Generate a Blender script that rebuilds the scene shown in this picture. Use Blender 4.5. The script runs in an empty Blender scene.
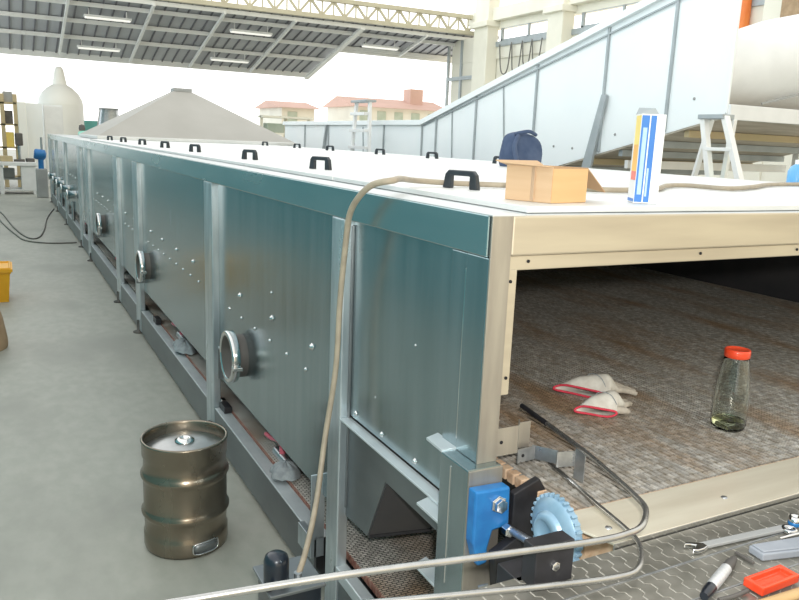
import bpy, math, random
from mathutils import Vector, Matrix, Euler
random.seed(7)
PI = math.pi
scene = bpy.context.scene
COL = scene.collection

# ------------------------------------------------------------------ materials
def new_mat(name):
    m = bpy.data.materials.new(name); m.use_nodes = True
    nt = m.node_tree; nt.nodes.clear()
    out = nt.nodes.new('ShaderNodeOutputMaterial')
    b = nt.nodes.new('ShaderNodeBsdfPrincipled')
    nt.links.new(b.outputs[0], out.inputs[0])
    return m, nt, b

def rgb(c): return (c[0], c[1], c[2], 1.0)

def mat(name, c1, c2=None, metal=0.0, rough=0.5, scale=(8, 8, 8), detail=4.0, bump=0.0,
        rough_var=0.0, emit=None, estr=0.0, contrast=(0.35, 0.65), coat=0.0, dist=0.0):
    """two tone noise material; scale may be stretched to get brushed streaks"""
    m, nt, b = new_mat(name)
    c2 = c2 or tuple(x*0.8 for x in c1)
    tc = nt.nodes.new('ShaderNodeTexCoord')
    mp = nt.nodes.new('ShaderNodeMapping'); mp.inputs['Scale'].default_value = scale
    nz = nt.nodes.new('ShaderNodeTexNoise'); nz.inputs['Scale'].default_value = 1.0
    nz.inputs['Detail'].default_value = detail; nz.inputs['Distortion'].default_value = dist
    cr = nt.nodes.new('ShaderNodeValToRGB')
    cr.color_ramp.elements[0].position = contrast[0]; cr.color_ramp.elements[1].position = contrast[1]
    cr.color_ramp.elements[0].color = rgb(c1); cr.color_ramp.elements[1].color = rgb(c2)
    L = nt.links.new
    L(tc.outputs['Object'], mp.inputs[0]); L(mp.outputs[0], nz.inputs['Vector'])
    L(nz.outputs['Fac'], cr.inputs[0]); L(cr.outputs[0], b.inputs['Base Color'])
    b.inputs['Metallic'].default_value = metal; b.inputs['Roughness'].default_value = rough
    if coat: b.inputs['Coat Weight'].default_value = coat
    if rough_var:
        mr = nt.nodes.new('ShaderNodeMapRange')
        mr.inputs['To Min'].default_value = max(0.02, rough-rough_var); mr.inputs['To Max'].default_value = rough+rough_var
        L(nz.outputs['Fac'], mr.inputs['Value']); L(mr.outputs[0], b.inputs['Roughness'])
    if bump:
        bp = nt.nodes.new('ShaderNodeBump'); bp.inputs['Strength'].default_value = bump; bp.inputs['Distance'].default_value = 0.01
        L(nz.outputs['Fac'], bp.inputs['Height']); L(bp.outputs[0], b.inputs['Normal'])
    if emit:
        b.inputs['Emission Color'].default_value = rgb(emit); b.inputs['Emission Strength'].default_value = estr
    return m

def stained(name, base, dark, spot, metal, rough, scale, spot_scale, bump=0.0):
    """base noise + larger second stain layer"""
    m = mat(name, base, dark, metal, rough, scale, 5.0, bump)
    nt = m.node_tree; b = [n for n in nt.nodes if n.type == 'BSDF_PRINCIPLED'][0]
    cr = [n for n in nt.nodes if n.type == 'VALTORGB'][0]
    tc = [n for n in nt.nodes if n.type == 'TEX_COORD'][0]
    mp = nt.nodes.new('ShaderNodeMapping'); mp.inputs['Scale'].default_value = spot_scale
    nz = nt.nodes.new('ShaderNodeTexNoise'); nz.inputs['Scale'].default_value = 1.0; nz.inputs['Detail'].default_value = 6
    c2 = nt.nodes.new('ShaderNodeValToRGB'); c2.color_ramp.elements[0].position = 0.48; c2.color_ramp.elements[1].position = 0.68
    c2.color_ramp.elements[0].color = (0, 0, 0, 1); c2.color_ramp.elements[1].color = (1, 1, 1, 1)
    mx = nt.nodes.new('ShaderNodeMix'); mx.data_type = 'RGBA'
    L = nt.links.new
    L(tc.outputs['Object'], mp.inputs[0]); L(mp.outputs[0], nz.inputs['Vector']); L(nz.outputs['Fac'], c2.inputs[0])
    L(c2.outputs[0], mx.inputs['Factor']); L(cr.outputs[0], mx.inputs['A']); mx.inputs['B'].default_value = rgb(spot)
    L(mx.outputs['Result'], b.inputs['Base Color'])
    return m

M = {}
M['panel'] = mat('brushed_steel_panel', (0.31, 0.39, 0.41), (0.39, 0.46, 0.485), 0.92, 0.24, (2, 16, 1.2), 6, 0.02, 0.07)  # stainless steel, teal reflections of the aisle tinted into the base colour
M['rail'] = mat('reflection_tint_rail', (0.34, 0.48, 0.51), (0.44, 0.56, 0.58), 0.92, 0.26, (3, 1.2, 6), 5, 0.02, 0.06)  # same steel, its teal reflection put into the colour
M['post'] = mat('bright_steel_post', (0.66, 0.73, 0.77), (0.44, 0.51, 0.55), 0.75, 0.3, (14, 14, 3), 5, 0.03, 0.08)
M['brightedge'] = mat('bright_edge_steel', (0.62, 0.68, 0.70), (0.54, 0.60, 0.63), 0.4, 0.4, (9, 9, 9))
M['lowsteel'] = mat('dull_steel', (0.20, 0.22, 0.235), (0.26, 0.28, 0.29), 0.8, 0.42, (3, 3, 6), 5, 0.03, 0.08)
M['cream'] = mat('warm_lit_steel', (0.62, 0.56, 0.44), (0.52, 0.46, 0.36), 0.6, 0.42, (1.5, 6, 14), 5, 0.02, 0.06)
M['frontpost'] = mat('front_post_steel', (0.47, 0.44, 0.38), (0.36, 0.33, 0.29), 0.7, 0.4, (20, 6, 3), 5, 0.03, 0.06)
M['deck'] = mat('top_deck_steel', (0.66, 0.69, 0.70), (0.58, 0.61, 0.62), 0.45, 0.45, (6, 1, 4), 4, 0.01)
M['lid'] = mat('pale_lid_steel', (0.80, 0.81, 0.80), (0.72, 0.74, 0.73), 0.3, 0.5, (4, 1.5, 4), 4, 0.01)
M['plate'] = mat('plate_steel', (0.72, 0.66, 0.53), (0.80, 0.75, 0.62), 0.35, 0.36, (3, 20, 4), 5, 0.02, 0.08)
M['zinc'] = mat('zinc_steel', (0.52, 0.54, 0.56), (0.38, 0.40, 0.42), 0.85, 0.3, (30, 30, 30), 4, 0.02, 0.08)
M['tube'] = mat('polished_tube', (0.52, 0.52, 0.505), (0.43, 0.43, 0.42), 0.9, 0.26, (20, 20, 20), 3, 0.0, 0.05)
M['chrome'] = mat('bright_chrome', (0.80, 0.80, 0.80), (0.66, 0.66, 0.66), 1.0, 0.14, (10, 10, 10), 3)
M['chain'] = mat('chain_link_steel', (0.25, 0.245, 0.215), (0.34, 0.33, 0.295), 0.6, 0.34, (14, 20, 8), 5, 0.02, 0.1)
M['interior'] = mat('shaded_interior', (0.05, 0.05, 0.055), (0.075, 0.07, 0.07), 0.2, 0.7, (3, 3, 3))  # inner walls are steel, the tunnel's shade is put into this dark colour
M['black'] = mat('black_plastic', (0.014, 0.014, 0.017), (0.025, 0.025, 0.03), 0.0, 0.45, (20, 20, 20))
M['handle'] = mat('handle_plastic', (0.02, 0.026, 0.032), (0.03, 0.04, 0.05), 0.0, 0.4, (20, 20, 20))
M['blue'] = mat('blue_paint', (0.025, 0.20, 0.50), (0.02, 0.15, 0.42), 0.1, 0.38, (20, 20, 20), 4, 0.05)
M['palegear'] = mat('pale_blue_plastic', (0.30, 0.45, 0.58), (0.24, 0.39, 0.52), 0.25, 0.38, (20, 20, 20), 4, 0.03)
M['belt'] = stained('ribbed_belt', (0.42, 0.375, 0.31), (0.68, 0.66, 0.62), (0.44, 0.31, 0.20), 0.1, 0.5, (50, 40, 30), (5.0, 1.2, 1), 0.1)
M['beltgap'] = mat('belt_gap', (0.05, 0.035, 0.025), (0.08, 0.06, 0.045), 0.0, 0.7, (9, 9, 9))
M['beltedge'] = mat('belt_hinge', (0.50, 0.32, 0.20), (0.62, 0.47, 0.33), 0.0, 0.6, (40, 40, 40), 4, 0.1)
M['return'] = stained('return_belt_mesh', (0.74, 0.71, 0.65), (0.92, 0.89, 0.83), (0.50, 0.36, 0.25), 0.0, 0.5, (20, 20, 20), (2, 2, 2), 0.1)
def add_mesh_pattern(m, sx, sy, dark, mort=0.035):
    nt = m.node_tree; b = [n for n in nt.nodes if n.type == 'BSDF_PRINCIPLED'][0]
    src = b.inputs['Base Color'].links[0].from_socket
    tc = [n for n in nt.nodes if n.type == 'TEX_COORD'][0]
    mp = nt.nodes.new('ShaderNodeMapping'); mp.inputs['Scale'].default_value = (sx, sy, 1)
    br = nt.nodes.new('ShaderNodeTexBrick'); br.inputs['Scale'].default_value = 1.0
    br.inputs['Color1'].default_value = (1,1,1,1); br.inputs['Color2'].default_value = (0.62,0.62,0.62,1); br.inputs['Mortar'].default_value = (dark,dark,dark,1)
    br.inputs['Mortar Size'].default_value = mort; br.inputs['Mortar Smooth'].default_value = 0.3
    mx = nt.nodes.new('ShaderNodeMix'); mx.data_type = 'RGBA'; mx.blend_type = 'MULTIPLY'; mx.inputs['Factor'].default_value = 1
    L = nt.links.new
    L(tc.outputs['Object'], mp.inputs[0]); L(mp.outputs[0], br.inputs['Vector'])
    L(src, mx.inputs['A']); L(br.outputs['Color'], mx.inputs['B']); L(mx.outputs['Result'], b.inputs['Base Color'])
add_mesh_pattern(M['return'], 18, 20, 0.12, 0.05)
add_mesh_pattern(M['belt'], 26.2, 8.0, 0.6, 0.03)
M['returnedge'] = mat('return_belt_edge', (0.26, 0.11, 0.085), (0.40, 0.24, 0.19), 0.0, 0.6, (50, 50, 50))
M['concrete'] = stained('concrete_floor', (0.335, 0.345, 0.30), (0.385, 0.39, 0.345), (0.29, 0.295, 0.26), 0.0, 0.5, (14, 8, 3), (1.6, 0.9, 1), 0.05)
M['keg'] = mat('keg_steel', (0.235, 0.20, 0.155), (0.31, 0.27, 0.215), 0.88, 0.27, (5, 5, 1.5), 5, 0.02, 0.09)
M['kegtop'] = mat('keg_top_steel', (0.42, 0.43, 0.43), (0.34, 0.35, 0.35), 0.9, 0.28, (8, 8, 8), 4)
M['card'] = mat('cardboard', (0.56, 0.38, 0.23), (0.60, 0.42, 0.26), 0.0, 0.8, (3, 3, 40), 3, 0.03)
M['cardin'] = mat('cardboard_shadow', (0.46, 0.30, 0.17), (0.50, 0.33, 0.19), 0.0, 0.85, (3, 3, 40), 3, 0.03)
M['tape'] = mat('packing_tape', (0.52, 0.36, 0.23), (0.55, 0.38, 0.25), 0.0, 0.35, (9, 9, 9))
M['white'] = mat('white_paint', (0.84, 0.85, 0.85), (0.78, 0.79, 0.79), 0.0, 0.5, (4, 4, 4))
M['whitesheet'] = mat('white_sheet', (0.91, 0.95, 0.96), (0.87, 0.92, 0.94), 0.0, 0.45, (1.2, 1.2, 1.2))
M['ribgrey'] = mat('grey_seam', (0.36, 0.40, 0.42), (0.42, 0.46, 0.48), 0.3, 0.5, (5, 5, 5))
M['cartonblue'] = mat('printed_blue', (0.05, 0.20, 0.58), (0.06, 0.22, 0.60), 0.0, 0.45, (9, 9, 9))
M['cartonpale'] = mat('printed_pale_blue', (0.40, 0.58, 0.80), (0.45, 0.62, 0.82), 0.0, 0.5, (60, 60, 90))
M['orange'] = mat('printed_orange', (0.92, 0.48, 0.10), (0.94, 0.58, 0.14), 0.0, 0.5, (9, 9, 9))
M['yellowp'] = mat('printed_yellow', (0.95, 0.78, 0.22), (0.95, 0.72, 0.18), 0.0, 0.5, (9, 9, 9))
M['red'] = mat('red_plastic', (0.80, 0.065, 0.02), (0.86, 0.09, 0.03), 0.0, 0.35, (10, 10, 10), coat=0.3)
M['redtrim'] = mat('red_trim', (0.60, 0.04, 0.07), (0.68, 0.06, 0.10), 0.0, 0.8, (80, 80, 80))
M['pink'] = mat('pink_red_enamel', (0.66, 0.11, 0.17), (0.72, 0.20, 0.26), 0.0, 0.4, (30, 30, 30))
M['glove'] = mat('glove_cotton', (0.74, 0.72, 0.66), (0.58, 0.55, 0.49), 0.0, 0.9, (26, 26, 26), 6, 0.3)
M['gloveworn'] = mat('glove_fingers', (0.56, 0.51, 0.44), (0.42, 0.38, 0.32), 0.0, 0.9, (40, 40, 40), 6, 0.3)
M['hose'] = mat('hose_rubber', (0.42, 0.36, 0.27), (0.34, 0.29, 0.22), 0.0, 0.5, (20, 20, 20))
M['cable'] = mat('dark_cable', (0.15, 0.15, 0.135), (0.19, 0.185, 0.165), 0.0, 0.6, (20, 20, 20))
M['rag'] = mat('grey_cloth', (0.36, 0.40, 0.42), (0.25, 0.28, 0.30), 0.0, 0.9, (30, 30, 30), 6, 0.4)
M['navy'] = mat('navy_cloth', (0.045, 0.075, 0.15), (0.08, 0.115, 0.20), 0.0, 0.85, (9, 9, 9), 6, 0.3)
M['roof'] = mat('roof_sheet', (0.40, 0.41, 0.44), (0.47, 0.48, 0.50), 0.1, 0.6, (0.4, 0.3, 1), 3)
M['roofrib'] = mat('roof_rib', (0.13, 0.13, 0.15), (0.16, 0.16, 0.18), 0.1, 0.6, (1, 1, 1))
M['purlin'] = mat('purlin_steel', (0.80, 0.80, 0.78), (0.86, 0.86, 0.84), 0.0, 0.6, (1, 1, 1))
M['truss'] = mat('truss_cream_paint', (0.60, 0.56, 0.42), (0.54, 0.50, 0.38), 0.0, 0.55, (2, 2, 2))
M['column'] = mat('column_cream', (0.88, 0.85, 0.74), (0.80, 0.77, 0.66), 0.0, 0.7, (1, 1, 0.6), 5)
M['wallbeige'] = mat('wall_beige', (0.76, 0.73, 0.63), (0.82, 0.79, 0.69), 0.0, 0.75, (0.6, 0.6, 0.3), 5)
M['wallteal'] = mat('wall_teal_grey', (0.10, 0.33, 0.39), (0.13, 0.37, 0.42), 0.0, 0.7, (0.6, 0.6, 0.3), 5)
M['lamp'] = mat('lamp_diffuser', (0.92, 0.92, 0.88), (0.9, 0.9, 0.86), 0.0, 0.4, (2, 2, 2), emit=(1, 0.97, 0.9), estr=0.5)
M['hood'] = mat('hood_grey_steel', (0.39, 0.38, 0.35), (0.44, 0.43, 0.40), 0.15, 0.6, (1, 1, 0.5), 4)
M['tankw'] = mat('tank_pale_steel', (0.90, 0.90, 0.86), (0.84, 0.84, 0.80), 0.0, 0.45, (0.8, 0.8, 0.8), 4)  # lightened, washed-out glare of the far end put into the colour
M['teal'] = mat('teal_paint', (0.12, 0.42, 0.40), (0.15, 0.46, 0.44), 0.0, 0.5, (6, 6, 6))
M['green'] = mat('mint_plastic', (0.30, 0.72, 0.58), (0.34, 0.75, 0.62), 0.0, 0.5, (6, 6, 6))
M['aluminium'] = mat('ladder_aluminium', (0.92, 0.92, 0.90), (0.86, 0.86, 0.84), 0.0, 0.45, (4, 4, 4))
M['wood'] = stained('plank_underside', (0.52, 0.46, 0.38), (0.66, 0.60, 0.52), (0.38, 0.33, 0.27), 0.0, 0.8, (1.5, 12, 4), (0.8, 3, 1), 0.1)
M['woodh'] = mat('tan_wood', (0.55, 0.37, 0.18), (0.46, 0.30, 0.14), 0.0, 0.6, (4, 40, 40), 5, 0.05)
M['yellow'] = mat('yellow_bin_plastic', (0.86, 0.44, 0.015), (0.80, 0.39, 0.012), 0.0, 0.45, (5, 5, 5))
M['sack'] = mat('brown_paper', (0.36, 0.25, 0.15), (0.45, 0.32, 0.20), 0.0, 0.85, (9, 9, 9), 6, 0.3)
M['skyblue'] = mat('light_blue_plastic', (0.14, 0.42, 0.78), (0.18, 0.46, 0.80), 0.0, 0.3, (6, 6, 6))
M['greybox'] = mat('grey_plastic', (0.34, 0.37, 0.42), (0.28, 0.31, 0.36), 0.0, 0.5, (14, 14, 14))
M['motor'] = mat('dark_blue_enamel', (0.012, 0.016, 0.025), (0.02, 0.028, 0.042), 0.2, 0.3, (9, 9, 9), coat=0.4)
M['brick'] = mat('roof_tile_red', (0.60, 0.40, 0.34), (0.54, 0.36, 0.30), 0.0, 0.8, (0.5, 0.5, 0.5))  # tile red paled, outdoor glare put into the colour
M['housewall'] = mat('house_wall', (0.70, 0.68, 0.60), (0.62, 0.60, 0.53), 0.0, 0.8, (0.5, 0.5, 0.5))  # pale for the same painted-in outdoor glare
M['hedge'] = mat('grey_green', (0.34, 0.40, 0.32), (0.42, 0.47, 0.40), 0.0, 0.8, (2, 2, 2))
M['rackbrown'] = mat('rack_ochre', (0.55, 0.44, 0.27), (0.48, 0.40, 0.24), 0.0, 0.7, (3, 3, 3))
M['grey'] = mat('mid_grey', (0.33, 0.34, 0.34), (0.40, 0.41, 0.41), 0.1, 0.6, (3, 3, 3))
M['dark'] = mat('dark_grey', (0.09, 0.085, 0.08), (0.14, 0.13, 0.12), 0.1, 0.6, (6, 6, 6))
M['hole'] = mat('hole_black', (0.01, 0.01, 0.012), (0.012, 0.012, 0.014), 0.0, 0.9, (6, 6, 6))
M['silverlabel'] = mat('silver_grip', (0.55, 0.57, 0.58), (0.68, 0.69, 0.70), 0.3, 0.4, (90, 90, 90), 2)

def glass_mat(name, col, rough=0.02, ior=1.45):
    m, nt, b = new_mat(name)
    b.inputs['Base Color'].default_value = rgb(col); b.inputs['Transmission Weight'].default_value = 1.0
    b.inputs['Roughness'].default_value = rough; b.inputs['IOR'].default_value = ior
    tc = nt.nodes.new('ShaderNodeTexCoord'); nz = nt.nodes.new('ShaderNodeTexNoise'); nz.inputs['Scale'].default_value = 30
    bp = nt.nodes.new('ShaderNodeBump'); bp.inputs['Strength'].default_value = 0.008
    nt.links.new(tc.outputs['Object'], nz.inputs['Vector']); nt.links.new(nz.outputs['Fac'], bp.inputs['Height'])
    nt.links.new(bp.outputs[0], b.inputs['Normal'])
    return m
M['glass'] = glass_mat('bottle_glass', (0.95, 0.99, 0.97))
M['liquid'] = glass_mat('yellow_liquid', (0.97, 0.98, 0.66), 0.02, 1.2)

# ------------------------------------------------------------------ mesh builder
class MB:
    def __init__(s): s.v = []; s.f = []; s.sm = []
    def add(s, vs, fs, smooth=False):
        o = len(s.v); s.v += [Vector(p) for p in vs]
        for f in fs: s.f.append([i+o for i in f]); s.sm.append(smooth)
        return s
    def box(s, x0, x1, y0, y1, z0, z1):
        vs = [(x0,y0,z0),(x1,y0,z0),(x1,y1,z0),(x0,y1,z0),(x0,y0,z1),(x1,y0,z1),(x1,y1,z1),(x0,y1,z1)]
        return s.add(vs, [(0,3,2,1),(4,5,6,7),(0,1,5,4),(1,2,6,5),(2,3,7,6),(3,0,4,7)])
    def obox(s, c, size, rot=(0,0,0)):
        R = Euler(rot).to_matrix(); c = Vector(c); a,b,d = [k/2 for k in size]
        vs = [c+R@Vector(p) for p in [(-a,-b,-d),(a,-b,-d),(a,b,-d),(-a,b,-d),(-a,-b,d),(a,-b,d),(a,b,d),(-a,b,d)]]
        return s.add(vs, [(0,3,2,1),(4,5,6,7),(0,1,5,4),(1,2,6,5),(2,3,7,6),(3,0,4,7)])
    def bar(s, p, q, w, h=None, up=(0,0,1)):
        """rectangular bar from p to q"""
        h = h or w; p = Vector(p); q = Vector(q); d = (q-p).normalized(); u = Vector(up)
        if abs(d.dot(u)) > 0.98: u = Vector((1,0,0))
        r = d.cross(u).normalized()*w/2; u2 = r.cross(d).normalized()*h/2
        vs = [p-r-u2,p+r-u2,p+r+u2,p-r+u2,q-r-u2,q+r-u2,q+r+u2,q-r+u2]
        return s.add(vs, [(0,1,2,3),(7,6,5,4),(0,4,5,1),(1,5,6,2),(2,6,7,3),(3,7,4,0)])
    def tube(s, path, r, n=12, smooth_path=0, caps=True, rs=None):
        P = [Vector(p) for p in path]
        if smooth_path: P, rs = catmull(P, smooth_path, rs)
        rings = []; prev = None
        for i, p in enumerate(P):
            d = (P[min(i+1,len(P)-1)]-P[max(i-1,0)]).normalized()
            if prev is None:
                u = Vector((0,0,1)) if abs(d.z) < 0.9 else Vector((1,0,0))
                a = d.cross(u).normalized()
            else:
                a = (prev-d*prev.dot(d)).normalized()
            b = d.cross(a); prev = a; rr = rs[i] if rs else r
            rings.append([p+(a*math.cos(t)+b*math.sin(t))*rr for t in [2*PI*k/n for k in range(n)]])
        return s.loft(rings, caps)
    def loft(s, rings, caps=True, smooth=True):
        n = len(rings[0]); vs = [p for r in rings for p in r]; fs = []
        for i in range(len(rings)-1):
            for k in range(n):
                k2 = (k+1) % n
                fs.append((i*n+k, i*n+k2, (i+1)*n+k2, (i+1)*n+k))
        s.add(vs, fs, smooth)
        if caps:
            s.add(rings[0], [tuple(reversed(range(n)))]); s.add(rings[-1], [tuple(range(n))])
        return s
    def lathe(s, prof, c, axis=(0,0,1), n=32, smooth=True, caps=False):
        c = Vector(c); ax = Vector(axis).normalized()
        u = Vector((1,0,0)) if abs(ax.x) < 0.9 else Vector((0,1,0))
        a = ax.cross(u).normalized(); b = ax.cross(a)
        rings = [[c+ax*z+(a*math.cos(t)+b*math.sin(t))*max(r,1e-4) for t in [2*PI*k/n for k in range(n)]] for r, z in prof]
        return s.loft(rings, caps, smooth)
    def cyl(s, p, q, r, r2=None, n=20):
        p = Vector(p); q = Vector(q); d = q-p
        return s.lathe([(r,0),(r if r2 is None else r2, d.length)], p, d, n, True, True)
    def prism(s, poly, axis, a, b):
        """poly of 2-D points extruded along axis from a to b (axis 0: (y,z), 1: (x,z), 2: (x,y))"""
        def P(p, t): return {0:(t,p[0],p[1]), 1:(p[0],t,p[1]), 2:(p[0],p[1],t)}[axis]
        n = len(poly); vs = [P(p,a) for p in poly]+[P(p,b) for p in poly]
        fs = [tuple(range(n)), tuple(reversed(range(n,2*n)))]
        for k in range(n): k2 = (k+1) % n; fs.append((k, n+k, n+k2, k2))
        return s.add(vs, fs)
    def quad(s, a, b, c, d): return s.add([a,b,c,d], [(0,1,2,3)])
    def build(s, name, m, parent=None, bevel=0.0, seg=2, solid=0.0, sub=0):
        org = ORG.get(parent.name, Vector((0,0,0))) if parent else None
        if parent is None:
            lo = [min(p[i] for p in s.v) for i in range(3)]; hi = [max(p[i] for p in s.v) for i in range(3)]
            org = Vector(((lo[0]+hi[0])/2, (lo[1]+hi[1])/2, lo[2]))
        me = bpy.data.meshes.new(name); me.from_pydata([p-org for p in s.v], [], s.f)
        import bmesh
        bm = bmesh.new(); bm.from_mesh(me)
        bmesh.ops.recalc_face_normals(bm, faces=bm.faces); bm.to_mesh(me); bm.free()
        for poly, f in zip(me.polygons, s.sm): poly.use_smooth = f
        me.materials.append(m); me.update()
        o = bpy.data.objects.new(name, me); COL.objects.link(o)
        if parent: o.parent = parent
        else: o.location = org
        ORG[o.name] = org
        if sub:
            md = o.modifiers.new('sub','SUBSURF'); md.levels = sub; md.render_levels = sub
        if solid:
            md = o.modifiers.new('solid','SOLIDIFY'); md.thickness = solid; md.offset = 0
        if bevel:
            md = o.modifiers.new('bevel','BEVEL'); md.width = bevel; md.segments = seg; md.limit_method = 'ANGLE'; md.angle_limit = 0.7
        return o
ORG = {}

def catmull(P, k, rs=None):
    out = []; ro = []
    Q = [P[0]]+P+[P[-1]]; RR = ([rs[0]]+list(rs)+[rs[-1]]) if rs else None
    for i in range(1, len(Q)-2):
        for j in range(k):
            t = j/k; a,b,c,d = Q[i-1],Q[i],Q[i+1],Q[i+2]
            out.append(0.5*((2*b)+(c-a)*t+(2*a-5*b+4*c-d)*t*t+(3*b-a-3*c+d)*t**3))
            if rs: ro.append(RR[i]*(1-t)+RR[i+1]*t)
    out.append(P[-1])
    if rs: ro.append(rs[-1])
    return out, (ro if rs else None)

def thing(name, label, cat, loc, group=None):
    o = bpy.data.objects.new(name, None); COL.objects.link(o); o.empty_display_size = 0.1
    o.location = loc; ORG[o.name] = Vector(loc)
    o['label'] = label; o['category'] = cat
    if group: o['group'] = group
    return o
def tag(o, label, cat, group=None):
    o['label'] = label; o['category'] = cat
    if group: o['group'] = group
    return o
def struct(o): o['kind'] = 'structure'; return o
def copy_tree(o, parent=None):
    c = o.copy(); COL.objects.link(c)
    if parent: c.parent = parent; 
    for ch in list(o.children): copy_tree(ch, c)
    return c

# ------------------------------------------------------------------ camera
cam = bpy.data.cameras.new('camera'); co = bpy.data.objects.new('camera', cam); COL.objects.link(co)
F = 752.0
def ray(u, v): return Vector(((u-399.5)/F, -(v-300)/F, -1.0))
Yc = ray(0,125).normalized(); Xc = ray(1860,200); Xc = (Xc-Yc*Xc.dot(Yc)).normalized(); Zc = Xc.cross(Yc)
co.matrix_world = Matrix.Translation((-1.07, 0, 1.902)) @ Matrix((Xc, Yc, Zc)).to_4x4()
cam.sensor_width = 36; cam.lens = 36*F/799; cam.clip_start = 0.02; cam.clip_end = 300
scene.camera = co

# ------------------------------------------------------------------ setting
struct(MB().box(-7, 17, -4, 70, -0.1, 0).build('floor', M['concrete']))
struct(MB().box(-3.4, -3.2, -4, 30, 0, 3.4).build('reflection_wall_left', M['wallteal']))  # unseen wall, added and placed for teal reflections in the side panels
def roofz(y): return 13.67-0.25*y
# corrugated roof slope, two bays of different depth
def roof_bay(x0, x1, y0, y1):
    m = MB(); t = 0.12
    m.add([(x0,y0,roofz(y0)),(x1,y0,roofz(y0)),(x1,y1,roofz(y1)),(x0,y1,roofz(y1)),
           (x0,y0,roofz(y0)+t),(x1,y0,roofz(y0)+t),(x1,y1,roofz(y1)+t),(x0,y1,roofz(y1)+t)],
          [(0,1,2,3),(4,7,6,5),(0,4,5,1),(1,5,6,2),(2,6,7,3),(3,7,4,0)])
    return m
ceil = struct(roof_bay(-6, 12.1, 28.85, 35.2).build('ceiling', M['roof']))
ceil2 = struct(roof_bay(12.1, 18.6, 28.85, 31.6).build('ceiling', M['roof']))
k = 0
for bay, (xa, xb, ye) in ((ceil, (-6, 12.0, 35.1)), (ceil2, (12.2, 18.5, 31.5))):
    x = xa; m = MB()
    while x < xb:
        m.bar((x, 28.9, roofz(28.9)-0.02), (x, ye, roofz(ye)-0.02), 0.05, 0.05); x += 0.42
    m.build('ribs', M['roofrib'], bay)
def trim(mb, mt, bevel=0):
    global k; k += 1
    return struct(mb.build('trim_%d' % k, mt, None, bevel))
for y in (29.0, 29.75, 31.3, 32.95):
    trim(MB().bar((-6, y, roofz(y)-0.1), (12.1 if y > 31.5 else 18.4, y, roofz(y)-0.1), 0.1, 0.14), M['purlin'])
trim(MB().bar((-6, 35.1, roofz(35.1)-0.08), (12.1, 35.1, roofz(35.1)-0.08), 0.12, 0.26), M['purlin'])
trim(MB().bar((12.1, 31.5, roofz(31.5)-0.1), (18.4, 31.5, roofz(31.5)-0.1), 0.12, 0.26), M['purlin'])
for x, y0, y1 in ((1.24,28.9,34.6), (4.0,28.9,34.9), (6.5,28.9,35), (9.23,28.9,35), (12.05,28.9,35.3), (15.0,28.9,31.4)):
    w = 0.2 if x == 12.05 else 0.09
    trim(MB().bar((x, y0, roofz(y0)-0.18), (x, y1, roofz(y1)-0.18), w, 0.12), M['purlin'])
# hanging tubular lamps
lampdata = [(2.6,30.2,1.6,'upper left'), (2.6,33.3,1.6,'lower left'), (7.85,30.15,1.65,'upper middle'), (7.85,33.35,1.65,'lower middle'), (13.5,30.25,1.7,'right')]
lab = {'upper left':'long fluorescent ceiling lamp, upper one of the two nearest the left edge',
       'lower left':'long fluorescent ceiling lamp above the pale tank, lower one of the left pair',
       'upper middle':'long fluorescent ceiling lamp above the grey hood, upper one under the truss end',
       'lower middle':'long fluorescent ceiling lamp above the grey hood, lower one near the eave',
       'right':'long fluorescent ceiling lamp under the short roof bay left of the column'}
for x, y, l, nm in lampdata:
    z = roofz(y)-0.34
    r = thing('ceiling_lamp', lab[nm], 'lamp', (x, y, z), 'fluorescent lamps under the roof')
    MB().box(x-l/2, x+l/2, y-0.13, y+0.13, z, z+0.08).build('housing', M['white'], r, 0.01)
    MB().box(x-l/2+0.03, x+l/2-0.03, y-0.11, y+0.11, z-0.05, z+0.0).build('diffuser', M['lamp'], r, 0.02)
    for s in (-1, 1): MB().cyl((x+s*l*0.4, y, z+0.06), (x+s*l*0.4, y, roofz(y)-0.02), 0.02, n=8).build('hanger', M['purlin'], r)

# roof truss
t = thing('roof_truss', 'cream lattice roof truss spanning from the top edge to the cream column', 'truss', (11, 27.95, 6.4))
xa, xb = 3.0, 16.85
def tz(x): return 6.36+(x-5.7)*0.004
MB().bar((xa,27.95,tz(xa)), (xb,27.95,tz(xb)), 0.22, 0.15).build('bottom_chord', M['truss'], t)
MB().bar((xa,27.95,tz(xa)+0.62), (xb,27.95,tz(xb)+0.62), 0.22, 0.15).build('top_chord', M['truss'], t)
n = 30
for i in range(n):
    x0 = xa+(xb-xa)*i/n; x1 = xa+(xb-xa)*(i+1)/n
    a, b = (tz(x0)+0.04, tz(x1)+0.58) if i % 2 else (tz(x0)+0.58, tz(x1)+0.04)
    MB().bar((x0,27.95,a), (x1,27.95,b), 0.08, 0.08).build('brace', M['truss'], t)
    MB().bar((x1,27.95,tz(x1)), (x1,27.95,tz(x1)+0.6), 0.05, 0.05).build('strut', M['truss'], t)

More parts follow.
